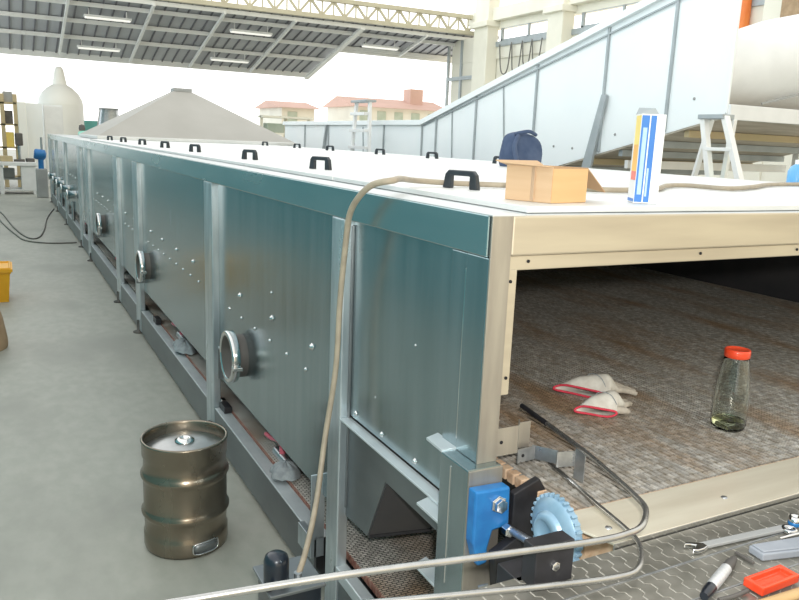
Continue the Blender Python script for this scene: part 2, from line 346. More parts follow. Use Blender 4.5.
# right wall with windows in its upper part
wx = 16.9
struct(MB().box(wx, wx+0.25, 2, 29.9, 0, 5.35).build('wall_right', M['wallbeige']))
trim(MB().box(wx-0.35, wx+0.2, 6, 28.2, 6.72, 7.2), M['column'], 0.02)          # crane beam
trim(MB().box(wx-0.12, wx+0.1, 6, 28.0, 5.75, 5.95), M['ribgrey'], 0.01)         # pipe sill
trim(MB().box(wx-0.06, wx+0.2, 6, 28.0, 5.3, 5.78), M['wallbeige'])
trim(MB().box(wx-0.05, wx+0.25, 6, 28.0, 6.45, 6.75), M['column'])
for y0, y1, nm in ((22.6, 26.2, 1), (17.4, 21.4, 2)):
    fr = MB()
    fr.box(wx-0.04, wx+0.04, y0, y0+0.12, 5.95, 6.5); fr.box(wx-0.04, wx+0.04, y1-0.12, y1, 5.95, 6.5)
    fr.box(wx-0.04, wx+0.04, (y0+y1)/2-0.04, (y0+y1)/2+0.04, 5.95, 6.5)
    fr.box(wx-0.04, wx+0.04, y0, y1, 5.95, 6.02); fr.box(wx-0.04, wx+0.04, y0, y1, 6.44, 6.5)
    struct(fr.build('window_%d' % nm, M['ribgrey']))
def column(y, w, label):
    t = thing('column', label, 'column', (wx-0.3, y, 0), 'cream columns along the right wall')
    MB().box(wx-0.55, wx-0.02, y-w/2, y+w/2, 0, 8.6).build('shaft', M['column'], t, 0.03)
    MB().box(wx-0.7, wx-0.02, y-w/2-0.12, y+w/2+0.12, 6.5, 6.72).build('corbel', M['column'], t, 0.02)
column(26.9, 1.0, 'cream concrete column at the right end of the lattice truss')
column(22.2, 0.85, 'cream concrete column between the two bright high windows')
column(16.6, 0.9, 'cream concrete column behind the top of the sloping white conveyor')
tag(MB().cyl((wx-0.2, 14.65, 0), (wx-0.2, 14.65, 8.2), 0.16).build('orange_pipe', mat('orange_paint', (0.80, 0.20, 0.04), (0.84, 0.24, 0.05), 0.0, 0.5, (3, 3, 3))), 'orange vertical pipe on the right wall at the top edge', 'pipe')
column(13.4, 0.8, 'cream column right of the orange pipe at the top edge')
tag(MB().box(wx-1.2, wx-0.4, 11.6, 12.8, 5.0, 5.9).build('wall_cabinet', M['sack'], None, 0.02), 'brown box mounted high on the wall at the top right', 'box')
for i in range(3): trim(MB().box(wx-0.08, wx+0.02, 27.9+i*1.1, 28.02+i*1.1, 0, 6.3), M['ribgrey'])
trim(MB().box(wx-0.02, wx+0.25, 27.3, 29.9, 5.3, 6.3), M['wallbeige'])
trim(MB().box(wx-0.1, wx+0.02, 28.0, 30.2, 4.6, 4.75), M['ribgrey'])
# looping cables on the wall
c = MB(); ys = [26.0,25.2,24.5,23.9,23.3]
pts = []
for i in range(len(ys)-1):
    a, b = ys[i], ys[i+1]; d = [1.15,1.2,0.95,0.9][i]
    pts += [(wx-0.2,a,5.8),(wx-0.2,a*0.8+b*0.2,5.8-d*0.8),(wx-0.2,(a+b)/2,5.8-d),(wx-0.2,a*0.2+b*0.8,5.8-d*0.8)]
pts.append((wx-0.2,ys[-1],5.8))
tag(c.tube(pts, 0.025, 6, 5).build('hanging_cable', M['cable']), 'dark cable hanging in loops along the beige wall between columns', 'cable')

# ------------------------------------------------------------------ outdoors behind the hall
def house(x0, x1, y, h, rh, label, wall='housewall'):
    t = thing('house', label, 'house', ((x0+x1)/2, y, 0))
    MB().box(x0, x1, y, y+6, 0, h).build('wall', M[wall], t)
    MB().prism([(y-0.5,h),(y+6.5,h),(y+3,h+rh)], 0, x0-0.4, x1+0.4).build('roof', M['brick'], t)
    nn = int((x1-x0)/1.6)
    for i in range(nn):
        xx = x0+0.5+i*(x1-x0-0.6)/nn
        MB().box(xx, xx+0.8, y-0.06, y+0.02, h-1.25, h-0.3).build('window', M['hedge'], t)
    return t
h1 = house(25.6, 34.5, 60, 4.65, 0.9, 'distant house with a red tiled roof seen through the opening')
MB().box(31.7, 33.0, 61.5, 62.8, 4.6, 6.5).build('chimney', M['brick'], h1, 0.02)
house(19.2, 22.0, 60, 4.2, 0.6, 'small pale house left of the red-roofed house')
t = thing('storage_rack', 'pale metal storage rack in the yard right of the grey hood', 'rack', (9.0, 30, 0))
for x in (8.2, 9.2, 10.2):
    MB().box(x-0.05, x+0.05, 29.9, 30.0, 0, 2.7).build('upright', M['column'], t)
for z in (1.3, 2.0, 2.65):
    MB().box(8.15, 10.25, 29.6, 30.3, z-0.04, z+0.04).build('shelf', M['column'], t)
tag(MB().box(8.35, 9.05, 29.65, 30.2, 2.04, 2.4).build('crate', M['hedge'], None, 0.02), 'grey green crate on the pale rack, left one of the upper shelf', 'crate')
tag(MB().box(9.35, 9.95, 29.65, 30.2, 2.04, 2.5).build('crate', M['rackbrown'], None, 0.02), 'ochre crate on the pale rack, right one of the upper shelf', 'crate')
tag(MB().box(8.4, 9.0, 29.65, 30.2, 1.34, 1.8).build('crate', M['grey'], None, 0.02), 'dark grey crate on the middle shelf of the pale rack', 'crate')

# pale storage tank with dome and neck
t = thing('storage_tank', 'tall pale cylindrical tank with domed top and narrow neck', 'tank', (0.95, 31, 0))
MB().lathe([(0.77,0.35),(0.77,2.72)], (0.95,31,0), n=40).build('shell', M['tankw'], t)
MB().lathe([(0.77,2.72),(0.74,2.9),(0.62,3.12),(0.42,3.32),(0.26,3.42)], (0.95,31,0), n=40).build('dome', M['tankw'], t)
MB().lathe([(0.25,3.4),(0.15,3.95),(0.09,4.05),(0.0,4.07)], (0.95,31,0), n=24).build('neck', M['tankw'], t)
for a in (0.8, 2.4, 3.9, 5.5):
    MB().cyl((0.95+0.6*math.cos(a),31+0.6*math.sin(a),0), (0.95+0.6*math.cos(a),31+0.6*math.sin(a),0.4), 0.07).build('leg', M['tankw'], t)
# white standing boards left of it
tag(MB().box(-0.45, 0.15, 27.2, 27.3, 0, 2.62).build('board', M['whitesheet'], None, 0.01), 'bluish white board standing left of the tank', 'board')
t = thing('cabinet', 'tall white cabinet standing in front of the pale tank', 'cabinet', (0.45, 27.5, 0))
MB().box(0.18, 0.75, 27.2, 27.8, 0, 2.6).build('carcass', M['white'], t, 0.01)
MB().box(0.21, 0.72, 27.17, 27.2, 0.1, 2.55).build('door', M['white'], t, 0.005)
MB().box(0.66, 0.69, 27.13, 27.17, 1.2, 1.4).build('handle', M['grey'], t)
# conical vessel
t = thing('conical_vessel', 'small steel conical vessel right of the pale tank', 'vessel', (2.42, 29.5, 0))
MB().lathe([(0.5,1.2),(0.46,1.75),(0.32,2.55),(0.34,2.62),(0.36,2.64),(0.0,2.64)], (2.42,29.5,0), n=28).build('body', M['zinc'], t)
for a in (0.5, 2.6, 4.7):
    MB().cyl((2.42+0.4*math.cos(a),29.5+0.4*math.sin(a),0), (2.42+0.4*math.cos(a),29.5+0.4*math.sin(a),1.3), 0.05).build('leg', M['zinc'], t)
tag(MB().box(1.55, 2.3, 31.6, 32.4, 0, 2.2).build('container', M['teal'], None, 0.05), 'teal container behind the conical vessel', 'container')

# shelving and bench at far left
t = thing('shelving_unit', 'ochre metal shelving unit at the far left edge', 'shelf', (-0.85, 27, 0))
for x in (-1.5, -0.98, -0.62): MB().box(x-0.06, x+0.06, 26.7, 26.8, 0, 2.85).build('upright', M['rackbrown'], t)
for z in (0.3, 1.2, 1.9, 2.55): MB().box(-1.55, -0.58, 26.7, 27.4, z, z+0.05).build('shelf', M['rackbrown'], t)
tag(MB().box(-1.3, -1.05, 26.8, 27.2, 2.6, 2.95).build('carton', M['grey'], None, 0.01), 'grey carton on the top shelf at far left, at the photo edge', 'carton')
tag(MB().box(-0.95, -0.68, 26.8, 27.2, 2.6, 2.92).build('carton', M['grey'], None, 0.01), 'grey carton on the top shelf at far left, nearest the post', 'carton')
tag(MB().box(-0.93, -0.7, 26.8, 27.2, 1.95, 2.35).build('carton', M['dark'], None, 0.01), 'dark carton on the second shelf at far left', 'carton')
tag(MB().box(-0.93, -0.7, 26.8, 27.2, 1.25, 1.7).build('carton', M['yellowp'], None, 0.01), 'dull yellow carton on the third shelf at far left', 'carton')
tag(MB().box(-0.58, -0.35, 25.6, 25.9, 0.9, 2.6).build('pillar', M['tankw'], None, 0.02), 'pale square pillar rising behind the workbench', 'pillar')
t = thing('workbench', 'pale workbench with open shelf at the far end of the aisle', 'workbench', (-0.75, 24.4, 0))
MB().box(-1.9, -0.22, 24.0, 25.0, 0.8, 0.9).build('worktop', M['white'], t, 0.01)
MB().box(-0.62, -0.24, 24.05, 24.95, 0.1, 0.8).build('cabinet_body', M['white'], t, 0.01)
MB().box(-1.88, -0.62, 24.5, 24.98, 0.38, 0.42).build('shelf', M['grey'], t)
MB().box(-1.9, -1.2, 24.9, 24.98, 0.1, 0.8).build('back_panel', M['dark'], t)
MB().box(-1.88, -0.62, 24.1, 24.98, 0.10, 0.13).build('shelf', M['white'], t)
for x in (-1.85, -1.12): MB().box(x-0.05, x+0.05, 24.05, 24.15, 0, 0.8).build('leg', M['white'], t)
MB().box(-0.33, -0.26, 24.05, 24.12, 0, 0.1).build('leg', M['white'], t)
MB().box(-0.33, -0.26, 24.85, 24.92, 0, 0.1).build('leg', M['white'], t)
# bench drill
t = thing('bench_drill', 'dark and pale bench drill standing on the workbench', 'drill', (-0.62, 24.5, 0.9))
MB().box(-0.78, -0.5, 24.3, 24.7, 0.9, 0.96).build('base', M['dark'], t, 0.01)
MB().cyl((-0.62,24.6,0.95), (-0.62,24.6,1.7), 0.04).build('pole', M['zinc'], t)
MB().box(-0.72, -0.52, 24.2, 24.75, 1.35, 1.7).build('head', M['dark'], t, 0.03)
MB().cyl((-0.62,24.3,1.12), (-0.62,24.3,1.36), 0.035).build('chuck', M['zinc'], t)
tag(MB().obox((-1.0,24.4,0.98),(0.32,0.4,0.15),(0,0,0.2)).build('tool_tray', M['rackbrown'], None, 0.01), 'tan tray on the workbench left of the bench drill', 'tray')
tag(MB().obox((-0.36,24.4,0.95),(0.2,0.3,0.1),(0,0,0.1)).build('tool_box', M['dark'], None, 0.01), 'low dark box on the right end of the workbench', 'box')
tag(MB().obox((-0.95,24.75,0.56),(0.3,0.3,0.28),(0,0,0.2)).build('bin', M['grey'], None, 0.01), 'grey bin on the shelf under the workbench', 'bin')
# blue pump on a stand
t = thing('blue_pump', 'bright blue pump on a grey stand at the end of the aisle', 'pump', (-0.15, 23, 0))
MB().box(-0.28, 0.0, 22.85, 23.15, 0.0, 0.78).build('stand', M['grey'], t, 0.02)
MB().lathe([(0.0,0),(0.12,0.0),(0.14,0.05),(0.14,0.25),(0.07,0.3),(0.0,0.3)], (-0.3,23,1.18), (1,0,-0.15)).build('casing', M['blue'], t)
MB().cyl((-0.14,23,0.78), (-0.14,23,1.12), 0.07).build('pedestal', M['blue'], t)
MB().cyl((-0.1,23,1.2), (-0.1,23,1.62), 0.03).build('pipe', M['zinc'], t)

# ------------------------------------------------------------------ the big tunnel machine
W = 3.6; YE = 21.8; ZT = 1.73
T = thing('tunnel_pasteurizer', 'long stainless steel tunnel machine with side panels and wide open mouth', 'machine', (0, 1.55, 0))
def part(mb, name, m, bevel=0.0, par=None, **kw): return mb.build(name, M[m] if isinstance(m, str) else m, par or T, bevel, **kw)
# top rail along the left side, in lengths
for y0, y1 in ((1.566, 4.62), (4.622, 9.1), (9.102, 13.5), (13.502, YE)):
    part(MB().box(0, 0.10, y0, y1, 1.622, ZT), 'top_rail', 'rail', 0.004)
# corner post and lower leg block
part(MB().box(0.0, 0.052, 1.552, 1.655, 1.07, 1.622), 'corner_post', 'panel', 0.003)
part(MB().box(0.003, 0.05, 1.657, 1.735, 0.6, 1.621), 'corner_filler', 'panel', 0.003)
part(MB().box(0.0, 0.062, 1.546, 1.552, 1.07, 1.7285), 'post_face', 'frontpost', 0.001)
part(MB().box(-0.0475, -0.044, 1.60, 1.605, 0.7, 1.05), 'weld_seam', 'chrome', 0.001)
part(MB().box(0.002, 0.008, 1.656, 1.662, 1.1, 1.58), 'weld_seam', 'chrome', 0.001)
part(MB().box(-0.045, 0.062, 1.52, 1.66, 0.0, 1.07), 'leg_block', 'panel', 0.004)
part(MB().box(-0.044, 0.062, 1.514, 1.52, 0.0, 1.068), 'leg_face', 'frontpost', 0.001)
for z in (1.075, 0.86, 0.66):
    part(MB().prism([(-0.045,1.655),(-0.045,1.78),(0.01,1.80),(0.01,1.655)] if z < 1 else [(-0.045,1.655),(-0.04,1.75),(0.01,1.77),(0.01,1.655)], 2, z-0.008, z), 'gusset_plate', 'brightedge', 0.001)
# left side posts
def panel_post(y0, y1, x=0.0, zb=0.03, m='post'):
    return part(MB().box(x, x+0.045, y0, y1, zb, 1.622), 'post', m, 0.005)
posts = [(2.47,2.585),(4.43,4.62),(7.24,7.5),(8.62,8.9),(11.75,12.1),(13.0,13.4),(16.2,16.6),(18.9,19.3),(21.4,21.8)]
for y0, y1 in posts: panel_post(y0, y1)
# adjustable feet under the posts
for y in (4.52, 7.37, 8.8, 11.77, 13.22, 16.4, 19.1, 21.5):
    part(MB().lathe([(0.0,0.0),(0.055,0.0),(0.055,0.012),(0.02,0.025),(0.018,0.12)], (0.0,y,0)), 'foot', 'dark')
# panels with bolt rows
def bolts(panel, ys, z, r, x):
    for y in ys:
        b = MB().lathe([(r*1.5,0),(r*1.5,r*0.3),(r,r*0.35),(r,r*0.9),(r*0.6,r*1.15),(0,r*1.2)], (x,y,z), (-1,0,0), 10)
        part(b, 'bolt', 'chrome', 0, panel)
def side_panel(y0, y1, z0, x=0.04):
    return part(MB().box(x, x+0.012, y0, y1, z0, 1.63), 'side_panel', 'panel', 0.002)
p = side_panel(1.735, 2.47, 0.88)
bolts(p, (1.95, 2.19, 2.41), 0.905, 0.007, 0.04); bolts(p, (2.25,), 1.02, 0.003, 0.04); bolts(p, (1.98,), 1.28, 0.003, 0.04)
part(MB().box(0.0, 0.045, 1.735, 2.47, 0.862, 0.870), 'panel_flange', 'brightedge', 0.002)
p = side_panel(2.585, 4.43, 0.435); bolts(p, (2.87,3.41,3.97), 1.04, 0.011, 0.04); bolts(p, [2.94+0.25*i for i in range(6)], 0.92, 0.007, 0.04)
bolts(p, (3.42,), 1.165, 0.005, 0.04)
p = side_panel(4.62, 7.24, 0.435); bolts(p, (5.12,5.68,6.25,6.78), 1.045, 0.011, 0.04); bolts(p, [4.72+0.245*i for i in range(10)], 0.935, 0.007, 0.04)
p = side_panel(7.5, 8.62, 0.435); bolts(p, (7.75, 8.3), 1.05, 0.011, 0.04); bolts(p, [7.6+0.25*i for i in range(4)], 0.935, 0.008, 0.04)
p = side_panel(8.9, 11.75, 0.435); bolts(p, [9.2+0.57*i for i in range(4)], 1.05, 0.012, 0.04); bolts(p, [9.0+0.3*i for i in range(9)], 0.935, 0.008, 0.04)
for y0, y1 in ((12.1,13.0),(13.4,16.2),(16.6,18.9),(19.3,21.4)):
    p = side_panel(y0, y1, 0.435); bolts(p, [y0+0.3+0.57*i for i in range(int((y1-y0)/0.6))], 1.05, 0.013, 0.04)
# narrow bright edge strips beside posts
for y0 in (2.46, 4.625, 7.505, 8.905, 12.105): part(MB().box(0.03, 0.04, y0, y0+0.07, 0.5, 1.6), 'edge_strip', 'lowsteel', 0.002)
# bottom side rail
for y0, y1 in ((2.72, 4.42), (4.63, 7.23), (7.51, 13.0), (13.4, 21.4)):
    part(MB().box(0.004, 0.016, y0, y1, 0.03, 0.235), 'bottom_rail', 'lowsteel', 0.002)
    part(MB().box(0.004, 0.076, y0, y1, 0.235, 0.242), 'rail_flange', 'brightedge', 0.002)
part(MB().box(0.0, 0.05, 1.66, 2.49, 0.20, 0.25), 'bottom_rail', 'brightedge', 0.004)
part(MB().box(0.012, 0.05, 1.66, 2.60, 0.0, 0.20), 'bottom_skirt', 'lowsteel', 0.002)
part(MB().box(-0.012, 0.05, 2.72, 2.728, 0.15, 0.53), 'end_bracket', 'post', 0.002)
part(MB().obox((0.0, 2.80, 0.2), (0.03, 0.13, 0.1)), 'end_bracket', 'post', 0.002)
# hopper under the first panel
part(MB().prism([(2.6,0.86),(2.6,0.455),(2.27,0.48),(2.14,0.75),(1.72,0.745),(1.72,0.86)], 0, 0.035, 0.042), 'hopper_side', 'lowsteel')
part(MB().add([(0.042,2.27,0.48),(0.042,2.14,0.75),(0.75,2.0,0.75),(0.75,2.13,0.48)], [(0,1,2,3)]), 'hopper_wall', 'interior', solid=0.006)
part(MB().bar((0.28,2.21,0.485), (0.24,2.08,0.752), 0.012, 0.012), 'hopper_rib', 'zinc')
part(MB().bar((0.042,2.268,0.478), (0.75,2.128,0.478), 0.012, 0.012), 'hopper_lip', 'black')
# return belt in the lower trough
m = MB(); m.box(0.085, 3.3, 1.45, 21.0, 0.225, 0.25)
rb = part(m, 'return_belt', 'return')
m = MB(); y = 1.47
while y < 7.0:
    m.box(0.078, 0.086, y, y+0.018, 0.225, 0.2515); y += 0.0254
part(m, 'belt_edge', 'returnedge', 0, rb)
part(MB().box(0.05, 3.5, 1.7, 21.5, 0.02, 0.05), 'trough_floor', 'lowsteel')
part(MB().obox((0.3, 1.78, 0.3), (0.55, 0.09, 0.03)), 'cross_member', 'black', 0.003)
part(MB().obox((0.3, 1.62, 0.3), (0.42, 0.05, 0.03)), 'cross_member', 'black', 0.003)
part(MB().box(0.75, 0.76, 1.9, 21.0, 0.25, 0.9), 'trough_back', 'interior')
# top deck and front frame
part(MB().box(0.10, W, 1.56, YE, 1.66, 1.722), 'deck', 'deck', 0.004)
part(MB().box(0.0, 0.10, 1.547, YE, 1.728, 1.732), 'deck_edge', 'deck', 0.001)
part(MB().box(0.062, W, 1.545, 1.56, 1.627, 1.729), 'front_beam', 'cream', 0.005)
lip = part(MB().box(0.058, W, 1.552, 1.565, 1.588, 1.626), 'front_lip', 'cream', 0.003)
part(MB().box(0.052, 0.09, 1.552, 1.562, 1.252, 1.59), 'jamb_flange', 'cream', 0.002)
for x, z in ((0.122,1.611), (0.070,1.560), (0.077,1.30), (0.755,1.611), (1.2,1.609), (1.8,1.609)):
    part(MB().lathe([(0.0,0.0),(0.0045,0.0),(0.0045,0.003),(0.0,0.003)], (x,1.549,z), (0,1,0), 10), 'bolt_hole', 'hole', 0, lip)
# inside of the tunnel
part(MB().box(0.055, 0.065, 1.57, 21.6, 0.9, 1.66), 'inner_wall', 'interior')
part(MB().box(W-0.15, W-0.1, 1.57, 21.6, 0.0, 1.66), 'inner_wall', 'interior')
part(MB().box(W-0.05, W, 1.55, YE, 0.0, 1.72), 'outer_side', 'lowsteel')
part(MB().box(0.06, W-0.1, 13.0, 13.05, 0.9, 1.66), 'inner_back', 'interior')  # added wall, closes the far tunnel in dark
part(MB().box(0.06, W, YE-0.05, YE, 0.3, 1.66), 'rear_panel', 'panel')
# black strip under the ceiling, just inside the mouth
part(MB().box(0.12, W-0.2, 2.4, 2.41, 1.56, 1.66), 'black_strip', 'black')
# ribbed conveyor belt: raised ribs run along the tunnel
BZ = 0.992
belt = MB().box(0.17, 3.4, 1.36, 12.9, BZ-0.03, BZ-0.013)
belt = part(belt, 'conveyor_belt', 'beltgap')
m = MB(); x = 0.175
while x < 3.385:
    y = 1.36+0.0127*(int(x*1000) % 2)
    m.box(x, x+0.0110, 1.36, 12.8, BZ-0.014, BZ); x += 0.0190833
part(m, 'belt_ribs', 'belt', 0, belt)
m = MB(); y = 1.36
while y < 4.0:
    m.box(0.155, 0.185, y, y+0.030, BZ-0.03, BZ+0.002); y += 0.038
part(m, 'belt_hinges', 'beltedge', 0.003, belt)
# nose where the belt turns down over its drive roller
ring = []
for i in range(10):
    a = PI/2+i/9*PI*0.8; ring.append((1.36+0.075*math.cos(a), BZ-0.078+0.075*math.sin(a)))
ring2 = [(1.36+(p[0]-1.36)*0.8, BZ-0.078+(p[1]-BZ+0.078)*0.8) for p in reversed(ring)]
part(MB().prism(ring+ring2, 0, 0.16, 3.4), 'belt_nose', 'beltedge', 0, belt)
part(MB().cyl((0.1,1.36,BZ-0.078), (3.4,1.36,BZ-0.078), 0.03), 'drive_shaft', 'zinc')
# toothed sprocket ring with hub cone
m = MB(); cx, cy, cz = 0.105, 1.335, 0.962
m.lathe([(0.05,0.022),(0.07,0.020),(0.086,0.008),(0.086,-0.012),(0.03,-0.012)], (cx,cy,cz), (-1,0,0), 40)
for i in range(30):
    a = 2*PI*i/30
    m.obox((cx, cy+0.089*math.cos(a), cz+0.089*math.sin(a)), (0.016, 0.010, 0.008), (a, 0, 0))
sp = part(m, 'sprocket', 'palegear', 0.001)
part(MB().lathe([(0.060,0.0),(0.052,0.022),(0.036,0.034),(0.034,0.02),(0.0,0.02)], (cx-0.008,cy,cz), (-1,0,0), 28), 'hub', 'palegear', 0, sp)
# blue flange bearing on the leg with its bolt
m = MB().prism([(-0.046,1.03),(0.062,1.026),(0.066,0.915),(0.015,0.91),(0.002,0.86),(0.005,0.82),(-0.026,0.815),(-0.046,0.885)], 1, 1.475, 1.513)
br = part(m, 'bearing_bracket', 'blue', 0.006)
m = MB().lathe([(0.024,0),(0.024,0.006),(0.019,0.007),(0.019,0.02),(0.0,0.022)], (0.025,1.475,0.985), (0,-1,0), 6, False)
part(m, 'bolt', 'chrome', 0.001, br)
m = MB().lathe([(0.017,0),(0.017,0.02),(0.01,0.021),(0.01,0.026),(0,0.026)], (0.052,1.468,0.912), (0,-1,0), 6, False)
part(m, 'nut', 'chrome', 0.001, br)
part(MB().cyl((0.056,1.465,0.912), (0.04,1.22,0.955), 0.011), 'tie_rod', 'zinc', 0, br)
part(MB().prism([(0.078,1.0),(0.16,1.03),(0.2,0.97),(0.2,0.72),(0.078,0.72)], 1, 1.478, 1.50), 'backing_plate', 'black', 0.003)
part(MB().prism([(0.0,0.86),(0.08,0.90),(0.10,0.72),(0.02,0.70)], 1, 1.44, 1.47), 'guard_plate', 'black', 0.003)
part(MB().add([(-0.06,1.42,0.80),(-0.03,1.42,0.80),(0.005,1.42,0.66),(-0.02,1.42,0.66)], [(0,1,2,3)]), 'scraper_blade', 'zinc', solid=0.004)
# Z shaped brackets on the post
m = MB(); m.box(0.058, 0.13, 1.548, 1.552, 1.08, 1.16); m.prism([(0.13,1.552),(0.16,1.59),(0.163,1.587),(0.133,1.548)], 2, 1.08, 1.16); m.box(0.16, 0.20, 1.585, 1.59, 1.075, 1.15)
zb = part(m, 'angled_bracket', 'frontpost', 0.001)
part(MB().lathe([(0,0),(0.005,0),(0.005,0.002),(0,0.002)], (0.075,1.546,1.12), (0,1,0), 10), 'bolt_hole', 'hole', 0, zb)

# drain ports with clamp rings
for i, y in enumerate((3.92, 6.95, 10.25)):
    z = 0.715
    dp = part(MB().lathe([(0.118,0.0),(0.118,0.09),(0.112,0.09),(0.112,0.0)], (0.04,y,z), (-1,0,0), 40), 'drain_port', 'dark')
    part(MB().lathe([(0.138,0.05),(0.142,0.053),(0.142,0.09),(0.138,0.094),(0.118,0.094),(0.118,0.05)], (0.04,y,z), (-1,0,0), 44), 'clamp_ring', 'chrome', 0, dp)
    part(MB().lathe([(0.0,0.0),(0.112,0.0),(0.112,0.003),(0,0.003)], (0.034,y,z), (-1,0,0), 30), 'port_disc', 'lowsteel' if i == 0 else 'sack', 0, dp)
    part(MB().obox((-0.03, y-0.14, z-0.03), (0.05, 0.05, 0.02)), 'clamp_lug', 'chrome', 0.003, dp)
    part(MB().box(-0.035, 0.04, y+0.22, y+0.25, z-0.02, z-0.01), 'support_bar', 'post', 0.001, dp)
    part(MB().box(-0.035, 0.04, y+0.235, y+0.25, z-0.2, z-0.02), 'support_bar', 'lowsteel', 0.001, dp)

# valves in the trough
def valve(x, y, z, s=1.0, metal='zinc', hand='pink'):
    v = part(MB().cyl((x,y+0.09*s,z), (x,y-0.09*s,z), 0.025*s), 'valve', metal)
    part(MB().cyl((x,y,z), (x,y,z+0.06*s), 0.016*s), 'stem', hand, 0, v)
    part(MB().tube([(x,y,z+0.06*s),(x-0.01,y+0.05*s,z+0.075*s),(x-0.02,y+0.12*s,z+0.062*s),(x-0.035,y+0.17*s,z+0.07*s)], 0.011*s, 8, 4), 'lever', hand, 0, v)
valve(0.118, 3.47, 0.285)
valve(0.13, 6.0, 0.285, 1.1); valve(0.11, 9.3, 0.3, 1.3); valve(0.11, 13.6, 0.3, 1.3)
part(MB().obox((0.055, 4.35, 0.262), (0.05, 0.12, 0.04)), 'sensor_box', 'black', 0.004)
part(MB().obox((0.055, 4.42, 0.27), (0.03, 0.05, 0.05)), 'sensor_clip', 'chrome', 0.004)
part(MB().obox((0.06, 6.7, 0.27), (0.05, 0.14, 0.05)), 'sensor_box', 'black', 0.004)
# small trough clutter at the far end: pipe stubs
for y in (14.5, 16.0, 17.4, 18.6, 20.2):
    part(MB().lathe([(0.07,0),(0.07,0.12),(0.09,0.12),(0.09,0.15),(0,0.15)], (0.04,y,0.75), (-1,0,0), 20), 'pipe_stub', 'chrome')
    part(MB().cyl((0.02,y+0.4,0.25), (0.02,y+0.4,0.6), 0.03), 'pipe', 'zinc')

# ------------------------------------------------------------------ lids on the deck
seams = [1.66, 3.05, 4.38, 5.95, 7.3, 8.7, 10.2, 11.7, 13.2]
lh = [2.36, 3.74, 5.02, 6.65, 8.0, 9.4, 10.96, 12.4]
rh = [None, None, 5.54, 6.74, 7.95, 9.47, 10.75, 12.3]
where = ['nearest to the open mouth, under the cardboard box', 'second from the open mouth, behind the hose', 'third from the open mouth',
         'fourth from the open mouth', 'fifth from the open mouth', 'sixth from the open mouth', 'seventh from the open mouth', 'farthest, just before the grey hood']
def handle(x, y, par):
    w = 0.078; h = 0.066
    m = MB()
    prof = [(y-w,1.742),(y-w+0.010,1.742+h*0.78),(y-w+0.024,1.742+h),(y+w-0.024,1.742+h),(y+w-0.010,1.742+h*0.78),(y+w,1.742),
            (y+w-0.036,1.742),(y+w-0.036,1.742+h*0.70),(y-w+0.036,1.742+h*0.70),(y-w+0.036,1.742)]
    m.prism(prof, 0, x-0.012, x+0.012)
    for v in m.v:
        dx, dy = v.x-x, v.y-y; v.x = x+dx*0.934-dy*0.358; v.y = y+dx*0.358+dy*0.934
    m.build('handle', M['handle'], par, 0.004)
for i in range(8):
    y0, y1 = seams[i], seams[i+1]-0.012
    t = thing('access_cover', 'flat pale steel cover with black handle, '+where[i], 'cover', (1.7, (y0+y1)/2, 1.724), 'access covers on top of the tunnel machine')
    MB().box(0.19, 3.3, y0, y1, 1.724, 1.742).build('cover_sheet', M['lid'], t, 0.003)
    handle(0.395, lh[i]-0.03, t)
    if rh[i]: handle(2.8, min(max(rh[i], y0+0.1), y1-0.1), t)

# grey pyramid hood at the far part of the deck
t = thing('extraction_hood', 'large dull grey pyramid hood standing on the far end of the machine', 'hood', (2.2, 15.8, 1.73))
b0 = [(0.42,14.2,1.79),(4.0,14.2,1.79),(4.0,17.6,1.79),(0.42,17.6,1.79)]; tp = [(2.02,15.75,2.69),(2.38,15.75,2.69),(2.38,16.1,2.69),(2.02,16.1,2.69)]
MB().add(b0+tp, [(0,1,5,4),(1,2,6,5),(2,3,7,6),(3,0,4,7),(4,5,6,7)]).build('canopy', M['hood'], t)
MB().box(0.4, 4.02, 14.18, 17.62, 1.73, 1.79).build('base_frame', M['lid'], t, 0.01)
MB().box(2.02, 2.38, 15.75, 16.1, 2.69, 2.76).build('vent_cap', M['grey'], t, 0.01)

# ------------------------------------------------------------------ things on the deck
# open cardboard box
t = thing('cardboard_box', 'open brown cardboard box with one flap out, on the machine top', 'box', (0.40, 1.9, 1.742))
bl = [(0.262,1.86),(0.412,1.795),(0.548,1.862),(0.398,1.93)]
bl = [(0.27,1.85),(0.425,1.815),(0.555,1.845),(0.40,1.93)]
def wall(a, b, z0, z1, th=0.004):
    m = MB(); m.bar((a[0],a[1],(z0+z1)/2), (b[0],b[1],(z0+z1)/2), th, z1-z0); return m
z0, z1 = 1.744, 1.846
A, B, C_, D = (0.276,1.887), (0.332,1.740), (0.488,1.772), (0.434,1.917)
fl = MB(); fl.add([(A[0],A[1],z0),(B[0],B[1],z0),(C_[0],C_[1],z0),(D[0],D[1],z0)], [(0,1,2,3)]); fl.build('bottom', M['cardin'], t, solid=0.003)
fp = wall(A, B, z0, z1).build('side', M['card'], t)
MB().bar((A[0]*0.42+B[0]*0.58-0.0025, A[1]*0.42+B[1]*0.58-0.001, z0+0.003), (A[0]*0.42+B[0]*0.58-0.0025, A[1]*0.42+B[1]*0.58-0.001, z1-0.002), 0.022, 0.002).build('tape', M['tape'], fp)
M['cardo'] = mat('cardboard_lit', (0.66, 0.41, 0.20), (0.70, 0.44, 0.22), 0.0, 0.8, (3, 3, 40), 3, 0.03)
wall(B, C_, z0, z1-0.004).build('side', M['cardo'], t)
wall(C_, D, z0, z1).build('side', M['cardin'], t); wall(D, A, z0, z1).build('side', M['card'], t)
MB().add([(A[0],A[1],z1),(D[0],D[1],z1),(D[0]-0.01,D[1]+0.02,z1+0.012),(A[0]-0.03,A[1]+0.02,z1+0.012)], [(0,1,2,3)]).build('flap', M['card'], t, solid=0.003)
